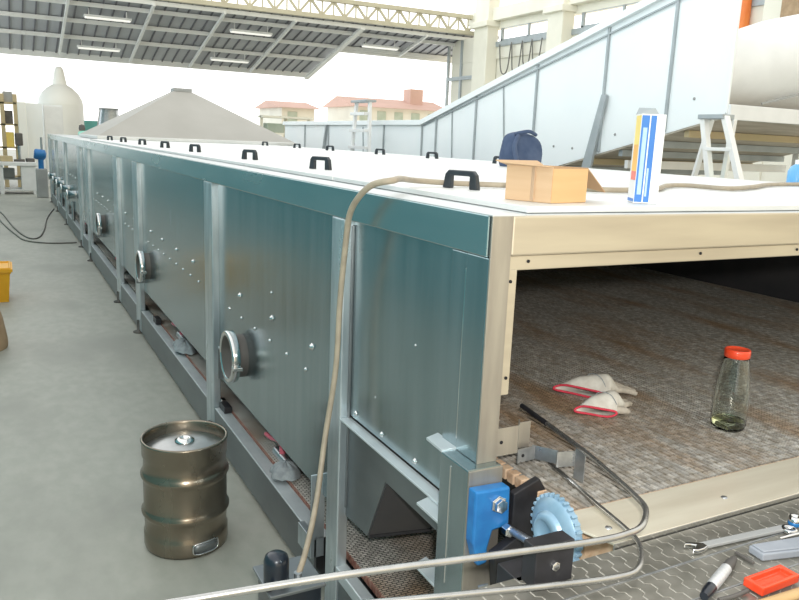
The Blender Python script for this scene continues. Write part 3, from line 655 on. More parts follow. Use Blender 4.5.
MB().add([(A[0],A[1],z1),(B[0],B[1],z1),(B[0]-0.028,B[1]-0.004,z1+0.002),(A[0]-0.035,A[1]-0.008,z1+0.008)], [(0,1,2,3)]).build('flap', M['card'], t, solid=0.003)
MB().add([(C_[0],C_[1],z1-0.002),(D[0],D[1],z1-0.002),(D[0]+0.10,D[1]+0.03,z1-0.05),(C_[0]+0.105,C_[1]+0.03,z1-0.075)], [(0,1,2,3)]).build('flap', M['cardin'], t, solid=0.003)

# tall printed carton
t = thing('printed_carton', 'tall white and blue printed carton standing on the machine top', 'carton', (0.71, 1.76, 1.742))
ca, cb, cc, cd = (0.700,1.815), (0.656,1.744), (0.721,1.708), (0.765,1.779)
zc0, zc1 = 1.743, 2.012
m = MB(); m.add([(*ca,zc0),(*cb,zc0),(*cc,zc0),(*cd,zc0),(*ca,zc1),(*cb,zc1),(*cc,zc1),(*cd,zc1)], [(3,2,1,0),(4,5,6,7),(0,1,5,4),(1,2,6,5),(2,3,7,6),(3,0,4,7)])
m.build('box_body', M['white'], t, 0.001)
def on_face(a, b, u0, u1, w0, w1, off, name, mt, skew=0.0):
    a = Vector((a[0],a[1],0)); b = Vector((b[0],b[1],0)); nrm = (b-a).cross(Vector((0,0,1))).normalized()*off
    def P(u, w): q = a+(b-a)*u+nrm; return (q.x, q.y, zc0+(zc1-zc0)*w)
    return MB().add([P(u0,w0),P(u1,w0),P(u1,w1),P(u0,w1)], [(0,1,2,3)]).build(name, M[mt], t, solid=0.0004)
on_face(cb, cc, 0.02, 0.62, 0.015, 0.985, 0.0006, 'printed_panel', 'cartonblue')
on_face(cb, cc, 0.335, 0.385, 0.015, 0.985, 0.0012, 'white_stripe', 'white')
on_face(cb, cc, 0.10, 0.27, 0.10, 0.85, 0.0012, 'printed_lettering', 'cartonpale')
on_face(cb, cc, 0.42, 0.5, 0.08, 0.40, 0.0012, 'printed_lettering', 'cartonpale')
on_face(ca, cb, 0.25, 0.98, 0.26, 0.36, 0.0006, 'red_panel', 'red')
on_face(ca, cb, 0.25, 0.98, 0.36, 0.66, 0.0006, 'orange_panel', 'orange')
on_face(ca, cb, 0.25, 0.98, 0.66, 0.985, 0.0006, 'yellow_panel', 'yellowp')
on_face(ca, cb, 0.05, 0.98, 0.015, 0.05, 0.0006, 'blue_panel', 'cartonblue')
MB().add([(*ca,zc1),(*cd,zc1),(cd[0]-0.01,cd[1]+0.01,zc1+0.022),(ca[0]+0.02,ca[1]+0.01,zc1+0.022)], [(0,1,2,3)]).build('flap', M['ribgrey'], t, solid=0.0015)

# navy bag
t = thing('work_bag', 'navy blue cloth bag slumped on the machine top behind the cardboard box', 'bag', (2.5, 4.85, 1.742))
rings = []
for z, rx, ry, ox in ((0.0,0.15,0.12,0.0),(0.03,0.165,0.13,0.0),(0.10,0.165,0.125,0.0),(0.17,0.155,0.115,0.0),(0.22,0.135,0.10,-0.01),(0.25,0.09,0.07,-0.03),(0.262,0.03,0.03,-0.04)):
    rings.append([(2.515+ox+rx*math.copysign(abs(math.cos(a))**0.7,math.cos(a))*(1+0.06*math.sin(5*a+z*30)), 4.86+ry*math.copysign(abs(math.sin(a))**0.7,math.sin(a))*(1+0.05*math.cos(4*a+z*20)), 1.743+z) for a in [2*PI*k/28 for k in range(28)]])
MB().loft([[Vector(p) for p in r] for r in rings]).build('bag_body', M['navy'], t, sub=1)
MB().tube([(2.42,4.78,1.975),(2.36,4.72,1.94),(2.335,4.70,1.89),(2.36,4.70,1.80),(2.38,4.72,1.755)], 0.018, 8, 5).build('strap', M['navy'], t)
MB().tube([(2.40,4.80,1.99),(2.50,4.76,2.012),(2.60,4.80,1.99)], 0.014, 8, 5).build('flap_edge', M['navy'], t)

# hose going over the edge down to the motor, second hose across the deck
h2 = [(0.56,2.38,1.755),(0.75,2.28,1.755),(0.95,2.14,1.755),(1.25,2.23,1.755),(1.55,2.45,1.755),(1.72,2.48,1.755),(1.75,2.30,1.755),(2.07,2.42,1.755),(2.5,2.65,1.755),(2.9,2.75,1.755),(3.25,2.9,1.755)]
hose = h2[::-1]+[(0.42,2.43,1.756),(0.25,2.41,1.765),(0.10,2.24,1.78),(0.0,2.1,1.782),(-0.045,2.15,1.765),(-0.06,2.22,1.72),(-0.055,2.3,1.655),(-0.045,2.35,1.55),(-0.035,2.41,1.34),(-0.035,2.435,1.08),(-0.07,2.44,0.81),(-0.13,2.36,0.615),(-0.215,2.235,0.505),(-0.268,2.172,0.452)]
tag(MB().tube(hose, 0.0105, 10, 6).build('hose', M['hose']), 'beige hose lying across the machine top and hanging over its edge to the motor', 'hose')
# light blue spray bottle at right edge
t = thing('spray_bottle', 'light blue plastic bottle on the machine top at the right edge', 'bottle', (3.0, 2.85, 1.742))
MB().lathe([(0,0),(0.05,0),(0.052,0.01),(0.052,0.08),(0.04,0.105),(0.02,0.12)], (2.96,2.82,1.742)).build('body', M['skyblue'], t)
MB().lathe([(0.02,0.12),(0.02,0.145),(0,0.146)], (2.96,2.82,1.742)).build('cap', M['white'], t)

# ------------------------------------------------------------------ things on the belt
# jar like bottle
bx, by, bz = 1.065, 1.615, BZ+0.0005
t = thing('glass_bottle', 'clear glass bottle with red cap and some yellow liquid on the belt', 'bottle', (bx, by, bz))
k_ = 1.0
outer = [(0.0,0.002),(0.045,0.0),(0.053,0.006),(0.056,0.02),(0.0565,0.08),(0.0555,0.13),(0.052,0.165),(0.046,0.205),(0.0405,0.24),(0.037,0.258)]
inner = [(r-0.0016, z) for r, z in reversed(outer[3:])]+[(0.050,0.006),(0.0,0.004)]
MB().lathe(outer+inner, (bx,by,bz), n=40).build('bottle_glass', M['glass'], t)
MB().lathe([(0,0.0045),(0.0495,0.0065),(0.0538,0.02),(0.0542,0.03),(0,0.03)], (bx,by,bz), n=40).build('liquid', M['liquid'], t)
MB().lathe([(0.0385,0.250),(0.041,0.252),(0.0415,0.272),(0.040,0.277),(0.036,0.278),(0.034,0.2755),(0.0,0.2755)], (bx,by,bz), n=40).build('cap', M['red'], t)
# gloves
def glove(name_label, base, ang, s, curl, flip=1, skew=-1.0, cw=0.075):
    t = thing('work_glove', name_label, 'glove', base, 'white cotton work gloves on the belt')
    ca_, sa_ = math.cos(ang), math.sin(ang)
    def P(l, w, z):
        l = l+skew*w*max(0.0, 1-l/0.12)
        return Vector((base[0]+(l*ca_-w*sa_)*s, base[1]+(l*sa_+w*ca_)*s, base[2]+max(z,0.001)*s))
    splay = 0.0; rings = []; n = 20
    for l, w, h, zc in ((0.0,cw,0.011,0.014),(0.012,cw*0.98,0.016,0.019),(0.04,cw*0.86,0.027,0.028),(0.07,cw*0.74,0.031,0.032),(0.10,0.052,0.027,0.028),(0.13,0.046,0.018,0.022),(0.145,0.036,0.008,0.018)):
        rings.append([P(l+0.006*math.sin(3*a+l*30), w*math.cos(a), 1.35*zc+1.4*h*math.sin(a)*(1+0.25*math.sin(2*a+l*40))) for a in [2*PI*k/n for k in range(n)]])
    body = MB(); body.loft(rings[0:1]+rings, False); body.add(rings[-1], [tuple(range(n))])
    body.build('glove_body', M['glove'], t, sub=1)
    cuff = [p*1.0 for p in rings[0]]; cuff.append(cuff[0])
    MB().tube(cuff, 0.0043*s, 8, 0, False).build('cuff_trim', M['redtrim'], t)
    seam = [P(0.03,-0.05,0.047),P(0.05,-0.02,0.076),P(0.06,0.02,0.078),P(0.055,0.045,0.05)]
    MB().tube(seam, 0.0015*s, 6, 5).build('stitching', M['rag'], t)
    for k2, (w, ln) in enumerate(((-0.034,0.062),(-0.012,0.075),(0.012,0.070),(0.034,0.055))):
        pth = [P(0.115,w,0.024), P(0.14+splay*0.2,w*1.05,0.024+0.004*k2), P(0.14+ln*0.55,w*1.1+curl*0.01,0.02), P(0.14+ln,w*1.12+curl*0.025,0.010)]
        MB().tube(pth, 0.011*s, 10, 4, True, [0.012*s,0.0125*s,0.0115*s,0.008*s]).build('finger', M['gloveworn'], t)
    pth = [P(0.05,flip*0.042,0.02), P(0.075,flip*0.062,0.02), P(0.105,flip*0.07,0.014)]
    MB().tube(pth, 0.012*s, 10, 4, True, [0.014*s,0.0135*s,0.009*s]).build('thumb', M['gloveworn'], t)
    return t
glove('white cotton glove with red cuff lying on the belt, upper left of the pair', (0.80,2.05,BZ+0.001), math.radians(-4), 1.02, -0.9, 1, -0.95, 0.075)
glove('white cotton glove with red cuff on the belt, lower one nearer the guide rail', (0.705,1.868,BZ+0.001), math.radians(16), 0.95, 0.5, -1, -0.75, 0.06)

# ------------------------------------------------------------------ outfeed conveyor across the mouth
O = thing('outfeed_conveyor', 'flat-top chain conveyor running across the mouth with bent guide rails', 'conveyor', (0.5, 1.0, 0))
def opart(mb, name, m, bevel=0.0, par=None, **kw): return mb.build(name, M[m], par or O, bevel, **kw)
CZ = 0.985; pitch = 0.0381
def strand(ya, yb, x0, x1, off):
    m = MB(); w = yb-ya; x = x0+off; st = 0.0125; g = 0.0010
    while x < x1:
        L_ = pitch
        pr = [(0.0,0),(0.2,0),(0.26,st),(0.44,st),(0.5,0.0),(0.7,0.0),(0.76,st),(1.0,st)]
        left = [(x+g+d, yb-u*w) for u, d in pr]; right = [(x+L_-g+d, yb-u*w) for u, d in pr]
        poly = left+list(reversed(right))
        n = len(poly); o = [(p[0],p[1],CZ) for p in poly]+[(p[0],p[1],CZ-0.005) for p in poly]
        fs = []
        h = len(left)
        for i in range(h-1): fs.append((i, i+1, n-2-i, n-1-i))
        for i in range(n): j = (i+1) % n; fs.append((i, j, n+j, n+i))
        m.add(o, fs); x += L_
    return opart(m, 'chain_strand', 'chain', 0.0009, seg=1)
M['jointglint'] = mat('chain_joint_highlight', (0.54, 0.52, 0.46), (0.46, 0.44, 0.39), 0.0, 0.5, (9, 9, 9))  # pale colour painting the highlights on the link edges
ys = [1.178, 1.066, 0.954, 0.842, 0.73]
for i in range(4):
    strand(ys[i+1]+0.003, ys[i]-0.003, -0.33+0.01*i, 1.6, 0.011*i)
opart(MB().box(-0.33, 1.62, 0.735, 1.175, CZ-0.0022, CZ-0.0012), 'joint_highlight_sheet', 'jointglint')  # thin added sheet, shows in the gaps as painted edge highlights
for y in ys[1:4]: opart(MB().box(-0.34, 1.6, y-0.0022, y+0.0022, CZ-0.005, CZ+0.002), 'wear_strip', 'zinc', 0.0008)
opart(MB().box(-0.34, 1.62, 0.735, 1.175, CZ-0.06, CZ-0.008), 'conveyor_frame', 'lowsteel')
for x in (0.4, 1.4):
    opart(MB().box(x, x+0.06, 0.8, 0.86, 0.0, CZ-0.06), 'leg', 'lowsteel', 0.003)
    opart(MB().box(x, x+0.06, 1.05, 1.11, 0.0, CZ-0.06), 'leg', 'lowsteel', 0.003)
# transfer plate
dp = opart(MB().prism([(0.105,1.345),(0.105,1.30),(0.15,1.18),(2.2,1.18),(2.2,1.345)], 2, BZ+0.0, BZ+0.006), 'transfer_plate', 'plate', 0.001)
for x in (0.19, 0.60, 1.1): opart(MB().lathe([(0.009,0),(0.008,0.002),(0,0.0022)], (x,1.243,BZ+0.006), n=14), 'screw', 'zinc', 0, dp)
opart(MB().box(0.15, 2.2, 1.178, 1.183, BZ-0.02, BZ+0.005), 'plate_edge', 'tube', 0.001, dp)
# bent guide rails
up = [(0.336,1.789),(0.285,1.472),(0.245,1.30),(0.216,1.198),(0.196,1.145),(0.162,1.108),(0.12,1.079),(0.078,1.068),(-0.01,1.070),(-0.23,1.108),(-0.55,1.168),(-0.83,1.206),(-1.15,1.25)]
gr = opart(MB().tube([(x,y,1.1) for x, y in up], 0.0072, 14, 6), 'guide_rail', 'tube')
opart(MB().tube([(0.3395,1.811,1.1),(0.333,1.77,1.1),(0.314,1.652,1.1)], 0.0078, 14, 3), 'end_sleeve', 'black', 0, gr)
lo = [(0.28,1.585),(0.235,1.36),(0.22,1.27),(0.205,1.19),(0.188,1.142),(0.152,1.098),(0.108,1.064),(0.058,1.055),(-0.08,1.082),(-0.42,1.172),(-0.62,1.23)]
opart(MB().tube([(x,y,1.01) for x, y in lo], 0.0068, 14, 6), 'guide_rail', 'tube')
m = MB(); m.obox((0.288,1.47,1.055),(0.004,0.035,0.1),(0,0,0.15)); m.obox((0.262,1.50,1.06),(0.055,0.004,0.045),(0,0,-0.25)); m.obox((0.225,1.545,1.062),(0.004,0.075,0.04),(0,0,0.6)); m.obox((0.175,1.565,1.062),(0.065,0.004,0.04),(0,0,0.1))
rbk = opart(m, 'rail_bracket', 'zinc', 0.0008)
opart(MB().lathe([(0,0),(0.005,0),(0.005,0.002),(0,0.002)], (0.162,1.5605,1.062), (0,1,0), 10), 'bolt_hole', 'hole', 0, rbk)
# black rail clamp block
cb_ = opart(MB().box(-0.135, -0.032, 1.115, 1.16, 0.99, 1.085), 'clamp_block', 'black', 0.003)
opart(MB().lathe([(0.011,0),(0.011,0.006),(0.007,0.007),(0,0.007)], (-0.083,1.115,1.035), (0,-1,0), 6, False), 'bolt', 'chrome', 0.0008, cb_)
opart(MB().box(-0.14, -0.03, 1.16, 1.24, 0.93, 0.985), 'clamp_bracket', 'black', 0.003)
# blue foot bracket at lower left
opart(MB().prism([(-0.34,0.80),(-0.28,0.80),(-0.27,0.72),(-0.285,0.72),(-0.295,0.76),(-0.325,0.76),(-0.335,0.72),(-0.35,0.72)], 1, 1.40, 1.45), 'blue_bracket', 'blue', 0.003)

# ------------------------------------------------------------------ tools on the chain
TZ = CZ+0.001
# combination spanner
t = thing('spanner', 'long steel open-ended spanner lying along the chain seam', 'spanner', (0.45, 1.08, TZ))
m = MB().bar((0.345,1.096,TZ+0.006), (0.62,1.072,TZ+0.006), 0.021, 0.008); m.build('shaft', M['grey'], t, 0.002)
hd = [(0.305,1.112),(0.318,1.118),(0.335,1.108),(0.352,1.098),(0.352,1.083),(0.335,1.078),(0.315,1.078),(0.304,1.085),(0.32,1.091),(0.328,1.097),(0.32,1.104)]
MB().prism(hd, 2, TZ+0.001, TZ+0.012).build('jaw', M['chrome'], t, 0.002)
MB().lathe([(0.011,0.001),(0.018,0.001),(0.018,0.012),(0.011,0.012),(0.011,0.001)], (0.615,1.06,TZ), n=24).build('ring_end', M['chrome'], t)
# pocket screwdriver / cutter
t = thing('cutter', 'short utility cutter with silver grip lying on the chain', 'cutter', (0.27, 0.97, TZ))
d = Vector((0.198,0.081,0)).normalized(); p0 = Vector((0.172,0.94,TZ+0.013))
MB().tube([p0, p0+d*0.025, p0+d*0.045], 0.011, 12, 3, True, [0.009,0.0125,0.013]).build('end_cap', M['motor'], t)
MB().tube([p0+d*0.043, p0+d*0.09, p0+d*0.145], 0.0125, 12, 3, True, [0.0122,0.013,0.0122]).build('grip', M['silverlabel'], t)
MB().tube([p0+d*0.145, p0+d*0.175, p0+d*0.205], 0.010, 12, 3, True, [0.0118,0.0115,0.006]).build('head', M['dark'], t)
# red tray
t = thing('red_tray', 'bright red shallow plastic tray on the chain near the bottom right corner', 'tray', (0.37, 0.93, TZ))
def rect(l0, l1, w0, w1):
    ux = Vector((0.128,0.003,0)).normalized(); uy = Vector((-ux.y,ux.x,0)); c0 = Vector((0.298,0.896,0))
    return [c0+ux*l0+uy*w0, c0+ux*l1+uy*w0, c0+ux*l1+uy*w1, c0+ux*l0+uy*w1]
m = MB(); zb_, zt_ = TZ+0.004, TZ+0.024
o_ = rect(0,0.125,0,0.048); i_ = rect(0.012,0.113,0.009,0.039)
V_ = [(p.x,p.y,zb_) for p in o_]+[(p.x,p.y,zt_) for p in o_]+[(p.x,p.y,zt_) for p in i_]+[(p.x,p.y,zb_+0.009) for p in i_]
fs = [(3,2,1,0),(12,13,14,15)]
for i in range(4):
    j = (i+1) % 4; fs += [(i,j,4+j,4+i),(4+i,4+j,8+j,8+i),(8+i,8+j,12+j,12+i)]
m.add(V_, fs); m.build('tray_body', M['red'], t, 0.003)
# wooden stick
tag(MB().tube([(0.17,0.885,TZ+0.01),(0.26,0.872,TZ+0.012),(0.40,0.862,TZ+0.013),(0.6,0.85,TZ+0.012)], 0.011, 10, 4, True, [0.008,0.010,0.012,0.012]).build('wooden_handle', M['woodh']), 'tan wooden stick lying in front of the red tray at the bottom edge', 'stick')
tag(MB().tube([(0.20,0.925,TZ+0.006),(0.24,0.92,TZ+0.007),(0.285,0.922,TZ+0.008)], 0.005, 8, 4).build('hex_key', M['dark']), 'dark thin rod between the cutter and the red tray', 'rod')
t = thing('grey_case', 'grey plastic case behind the red tray at the right edge', 'case', (0.47, 1.0, TZ))
MB().prism([(0.435,1.038),(0.43,0.995),(0.56,0.965),(0.70,0.955),(0.70,1.0),(0.55,1.02)], 2, TZ, TZ+0.018).build('case_body', M['greybox'], t, 0.003)
MB().prism([(0.44,1.034),(0.436,1.0),(0.56,0.97),(0.70,0.96),(0.70,0.995),(0.55,1.016)], 2, TZ+0.018, TZ+0.022).build('lid', M['greybox'], t, 0.002)
tag(MB().tube([(0.55,1.04,TZ+0.007),(0.60,1.036,TZ+0.008),(0.66,1.03,TZ+0.008)], 0.005, 8, 3).build('socket_bar', M['chrome']), 'short shiny steel bar beside the grey case', 'bar')
t = thing('socket', 'shiny chrome socket piece at the right edge by the spanner end', 'socket', (0.645, 1.055, TZ))
MB().lathe([(0.0,0.0),(0.014,0.0),(0.014,0.028),(0.009,0.028),(0.009,0.012),(0,0.012)], (0.655,1.075,TZ), n=20).build('socket_body', M['chrome'], t)
MB().lathe([(0.014,0.004),(0.0152,0.006),(0.0152,0.012),(0.014,0.014)], (0.655,1.075,TZ), n=20).build('socket_band', M['blue'], t)
tag(MB().bar((0.40,1.045,TZ+0.004), (0.40,0.995,TZ+0.004), 0.007, 0.006).build('hex_key', M['dark'], None, 0.001), 'short dark bar left of the grey case on the chain', 'bar')

# ------------------------------------------------------------------ things on the floor
kx, ky = -0.398, 3.35
t = thing('beer_keg', 'dull brownish steel beer keg standing on the concrete floor', 'keg', (kx, ky, 0))
prof = [(0.175,0.0),(0.187,0.003),(0.192,0.02),(0.192,0.08),(0.186,0.09),(0.188,0.155),(0.193,0.165),(0.2,0.178),(0.2,0.188),(0.193,0.20),(0.189,0.21),(0.189,0.335),(0.193,0.345),(0.2,0.357),(0.2,0.367),(0.193,0.38),(0.188,0.39),(0.186,0.445),(0.192,0.455),(0.192,0.515),(0.196,0.523),(0.194,0.531),(0.186,0.531),(0.182,0.523),(0.182,0.47)]
MB().lathe(prof, (kx,ky,0), n=56).build('keg_body', M['keg'], t)
MB().lathe([(0.182,0.475),(0.16,0.487),(0.10,0.497),(0.05,0.50),(0.0,0.50)], (kx,ky,0), n=48).build('top_dome', M['kegtop'], t)
MB().lathe([(0.045,0.497),(0.045,0.508),(0.034,0.512),(0.03,0.518),(0.018,0.518),(0.016,0.51),(0,0.51)], (kx,ky,0), n=24).build('valve', M['chrome'], t)
# hand hole in the lower chime, facing the viewer on the right
def arc_patch(a0, a1, z0, z1, r, n=10):
    m = MB(); vs = []
    for i in range(n+1):
        a = a0+(a1-a0)*i/n
        e = min(1, min(i, n-i)/1.5); zz = (z1-z0)/2*(1-(1-e)**2*0.5)
        zm = (z0+z1)/2
        vs += [(kx+r*math.cos(a),ky+r*math.sin(a),zm-zz),(kx+r*math.cos(a),ky+r*math.sin(a),zm+zz)]
    return m.add(vs, [(2*i,2*i+2,2*i+3,2*i+1) for i in range(n)], True)
arc_patch(-1.62, -0.98, 0.022, 0.072, 0.1935).build('hand_hole', M['lowsteel'], t, solid=0.001)
ed = []
for i in range(40):
    a = 2*PI*i/40; se = lambda q: math.copysign(abs(q)**0.45, q); aa = -1.3+0.33*se(math.cos(a)); ed.append((kx+0.195*math.cos(aa), ky+0.195*math.sin(aa), 0.047+0.027*se(math.sin(a))))
ed.append(ed[0])
MB().tube(ed, 0.0035, 6, 0, False).build('hole_rim', M['chrome'], t)

# geared motor on a pedestal below the hose end
t = thing('gear_motor', 'dark geared motor with rounded cap where the beige hose ends', 'motor', (-0.3, 2.2, 0))
MB().box(-0.37, -0.20, 2.12, 2.30, 0.30, 0.43).build('gearbox', M['motor'], t, 0.01)
MB().lathe([(0.043,0.0),(0.043,0.075),(0.038,0.095),(0.024,0.105),(0,0.107)], (-0.335,2.2,0.43), n=28).build('cap', M['motor'], t)
MB().box(-0.385, -0.19, 2.11, 2.31, 0.425, 0.437).build('cover_plate', M['lowsteel'], t, 0.003)
MB().cyl((-0.268,2.172,0.435), (-0.268,2.172,0.463), 0.014).build('hose_fitting', M['zinc'], t)
MB().box(-0.33, -0.24, 2.16, 2.26, 0.01, 0.30).build('pedestal', M['lowsteel'], t, 0.005)
MB().box(-0.40, -0.17, 2.08, 2.34, 0.0, 0.012).build('base_plate', M['lowsteel'], t, 0.002)
MB().lathe([(0.012,0),(0.012,0.02),(0,0.022)], (-0.378,2.15,0.437), n=10).build('knob', M['black'], t)

# grey rag over the valve
rg = []
for z, rx, ry in ((0.0,0.075,0.085),(0.02,0.072,0.078),(0.045,0.055,0.06),(0.06,0.03,0.035),(0.066,0.008,0.01)):
    rg.append([Vector((0.085+rx*math.cos(a)*(1+0.14*math.sin(6*a)+0.06*math.sin(11*a)), 3.32+ry*math.sin(a)*(1+0.12*math.cos(5*a)), 0.262+z+0.004*math.sin(9*a))) for a in [2*PI*k/36 for k in range(36)]])
tag(MB().loft(rg).build('rag', M['rag'], None, sub=1), 'crumpled grey rag on the lower belt beside the pink valve', 'rag')
rg2 = [[Vector((0.10+(p.x-0.085)*1.1, 5.75+(p.y-3.32)*2.2, p.z)) for p in r] for r in rg]
tag(MB().loft(rg2).build('rag', M['rag'], None, sub=1), 'crumpled grey rag in the lower trough, farther along, by the second valve', 'rag')

# yellow bin, paper sack
t = thing('yellow_bin', 'yellow plastic bin cut by the left edge on the floor', 'bin', (-1.3, 9.3, 0))
m = MB(); x0, x1, y0, y1 = -1.6, -1.06, 9.1, 9.6
def taper(z, d): return [Vector((x0+d,y0+d,z)),Vector((x1-d,y0+d,z)),Vector((x1-d,y1-d,z)),Vector((x0+d,y1-d,z))]
m.loft([taper(0,0.04),taper(0.32,0.012),taper(0.32,0.0),taper(0.385,0.0),taper(0.385,0.02),taper(0.05,0.05)], True, False); m.build('bin_body', M['yellow'], t, 0.01)
MB().loft([taper(0.34,-0.015),taper(0.37,-0.015)], True, False).build('rim', M['yellow'], t, 0.008)
rg = []
for z, r in ((0.0,0.20),(0.04,0.21),(0.15,0.20),(0.28,0.185),(0.36,0.15),(0.42,0.10)):
    rg.append([Vector((-1.33+r*math.cos(a)*(1+0.05*math.sin(5*a+z*20)), 7.2+r*0.9*math.sin(a)*(1+0.05*math.cos(4*a+z*14)), z)) for a in [2*PI*k/28 for k in range(28)]])
tag(MB().loft(rg).build('paper_sack', M['sack'], None, sub=1), 'crumpled brown paper sack below the yellow bin at left edge', 'sack')
# cable loop on the floor
tag(MB().tube([(-1.19,19.0,0.012),(-1.11,18.2,0.012),(-0.98,16.3,0.012),(-0.85,15.0,0.012),(-0.72,14.35,0.012),(-0.58,14.5,0.012),(-0.45,15.6,0.012),(-0.3,17.6,0.012),(-0.06,19.6,0.012)], 0.014, 6, 6).build('floor_cable', M['cable']), 'dark cable lying in a wide loop on the concrete floor', 'cable')
tag(MB().tube([(-1.3,18.6,0.012),(-1.13,16.6,0.012),(-0.95,15.0,0.012),(-0.8,14.1,0.012),(-0.45,13.7,0.012),(-0.04,13.7,0.012)], 0.013, 6, 6).build('floor_cable', M['cable']), 'dark cable on the floor running to the machine rail, nearer than the loop', 'cable')

# ------------------------------------------------------------------ sloping white conveyor on the right
I = thing('inclined_conveyor', 'white panelled conveyor housing that slopes up behind the machine', 'conveyor', (5.6, 10, 0))
X0, X1 = 5.0, 7.8
def top(y): return 2.24 if y > 10.9 else min(2.24+(10.9-y)*0.253, 3.62)
def bot(y): return 1.05 if y > 10.9 else 1.69+(7.41-y)*0.241 if y < 10.0 else 1.05
ysI = [17.7,16.3,14.9,13.6,12.3,10.9,10.45,9.34,7.97,6.73,5.78,5.05]
for i in range(len(ysI)-1):
    a, b = ysI[i], ysI[i+1]
    MB().add([(X0,a,bot(a)),(X0,b,bot(b)),(X0,b,top(b)),(X0,a,top(a))], [(0,1,2,3)]).build('side_sheet', M['whitesheet'], I, solid=0.02)
for y in ysI[1:]:
    MB().box(X0-0.035, X0-0.01, y-0.016, y+0.016, bot(y)+0.02, top(y)-0.04).build('rib', M['ribgrey' if y > 5.1 else 'whitesheet'], I, 0.004)
for i in range(len(ysI)-1):
    a, b = ysI[i], ysI[i+1]
    MB().bar((X0-0.02,a,top(a)-0.03), (X0-0.02,b,top(b)-0.03), 0.10, 0.08).build('top_rail', M['whitesheet'], I, 0.004)
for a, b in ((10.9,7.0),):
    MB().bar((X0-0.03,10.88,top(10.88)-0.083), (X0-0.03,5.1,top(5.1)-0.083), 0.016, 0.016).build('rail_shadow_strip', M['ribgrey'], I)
MB().add([(X0,10.9,1.05),(X0,10.0,1.06),(X0,5.05,bot(5.05)),(X1,5.05,bot(5.05)),(X1,10.0,1.06),(X1,10.9,1.05)], [(0,1,4,5),(1,2,3,4)]).build('underside', M['wood'], I, solid=0.03)
y = 9.6
while y > 5.2:
    z = 1.06+(10.0-y)*(bot(5.05)-1.06)/4.95
    MB().bar((X0+0.05,y,z-0.05), (X1,y,z-0.05), 0.06, 0.07).build('cross_joist', M['rackbrown'] if int(y*2) % 2 else M['ribgrey'], I); y -= 0.45
MB().box(X0-0.02, X1, 5.0, 5.06, 2.22, 2.36).build('front_edge', M['white'], I, 0.005)
for x, y in ((5.05,9.0),(5.05,6.2),(7.7,9.0),(7.7,6.2),(5.05,14.9),(5.05,12.3)):
    z = bot(y) if y < 10 else 1.05
    MB().box(x, x+0.08, y-0.04, y+0.04, 0, z).build('leg', M['aluminium'], I, 0.004)
MB().bar((X0+0.1,6.4,1.75), (X1,6.4,1.75), 0.05, 0.09).build('cross_beam', M['aluminium'], I)
MB().bar((X0+0.1,7.6,1.5), (X1,7.6,1.5), 0.05, 0.09).build('cross_beam', M['aluminium'], I)
# little rivet dots on the lower edge of the side sheet
for i in range(10):
    y = 8.6-i*0.35
    MB().lathe([(0.016,0),(0.012,0.008),(0,0.009)], (X0-0.012,y,bot(y)+0.16+0.1*(i % 2)), (-1,0,0), 8).build('rivet', M['grey'], I)
for ya, yb in ((8.7,8.55),(10.0,9.9),(13.2,13.1)):
    MB().bar((X0-0.02,ya,top(ya)-0.1), (X0-0.02,yb,bot(yb)+0.05), 0.014, 0.014).build('sheet_joint', M['ribgrey'], I)
MB().add([(X0-0.05,6.72,2.5),(X0-0.05,6.64,2.5),(X0-0.05,6.80,1.68),(X0-0.05,6.95,1.68)], [(0,1,2,3)]).build('support_strut', M['ribgrey'], I, solid=0.03)
MB().bar((X0-0.04,15.25,1.2), (X0-0.04,14.95,2.2), 0.05, 0.05).build('support_strut', M['ribgrey'], I)

# big curved white chute above the near end
t = thing('curved_chute', 'large white curved sheet chute at the right edge above the plank underside', 'chute', (6.4, 5.6, 2.37))
m = MB(); rings = []
for x, r in ((5.06,0.29),(5.4,0.36),(5.9,0.44),(6.6,0.52),(7.7,0.60)):
    rings.append([Vector((x, 5.45+r*math.cos(a), 2.37+r+r*math.sin(a))) for a in [2*PI*k/40 for k in range(40)]])
m.loft(rings, True); m.build('curved_sheet', M['white'], t)
MB().box(5.1, 7.7, 5.35, 5.55, 2.36, 2.44).build('cradle', M['white'], t)
MB().bar((5.55,5.12,2.40), (6.4,4.98,2.62), 0.02, 0.02).build('rod', M['grey'], t)
# beige cabinets under the slope
for i, y in enumerate((11.5, 13.2)):
    pass
t = thing('wall_cupboard', 'row of beige cupboards standing under the sloping conveyor', 'cupboard', (11.5, 9.0, 0))
MB().box(11.2, 11.9, 4.0, 12.5, 0, 2.05).build('carcass', M['wallbeige'], t, 0.01)
for i in range(8): MB().box(11.17, 11.2, 4.05+i*1.05, 5.0+i*1.05, 0.1, 2.0).build('door', M['wallbeige'], t, 0.01)

# A-frame ladder behind the machine
t = thing('step_ladder', 'white A-frame step ladder standing behind the machine under the conveyor end', 'ladder', (4.6, 4.6, 0))
tops = [(4.5,4.88,2.22),(4.5,4.65,2.22)]; bots = [(4.5,4.28,0.0),(4.5,3.70,0.0)]
for a, b in zip(tops, bots): MB().bar(a, b, 0.06, 0.05).build('stile', M['aluminium'], t, 0.004)
for k2 in range(1, 8):
    f = k2/8; a = Vector(tops[0]).lerp(Vector(bots[0]), f); b = Vector(tops[1]).lerp(Vector(bots[1]), f)
    MB().bar(a, b, 0.07, 0.03).build('step', M['green'] if k2 == 2 else M['aluminium'], t, 0.003)
MB().box(4.45, 4.60, 4.635, 4.905, 2.2, 2.24).build('top_platform', M['ribgrey'], t, 0.005)
for a, b in (((4.6,4.88,2.2),(4.85,5.6,0.0)), ((4.6,4.64,2.2),(4.85,4.98,0.0))): MB().bar(a, b, 0.045, 0.04).build('rear_leg', M['aluminium'], t, 0.004)
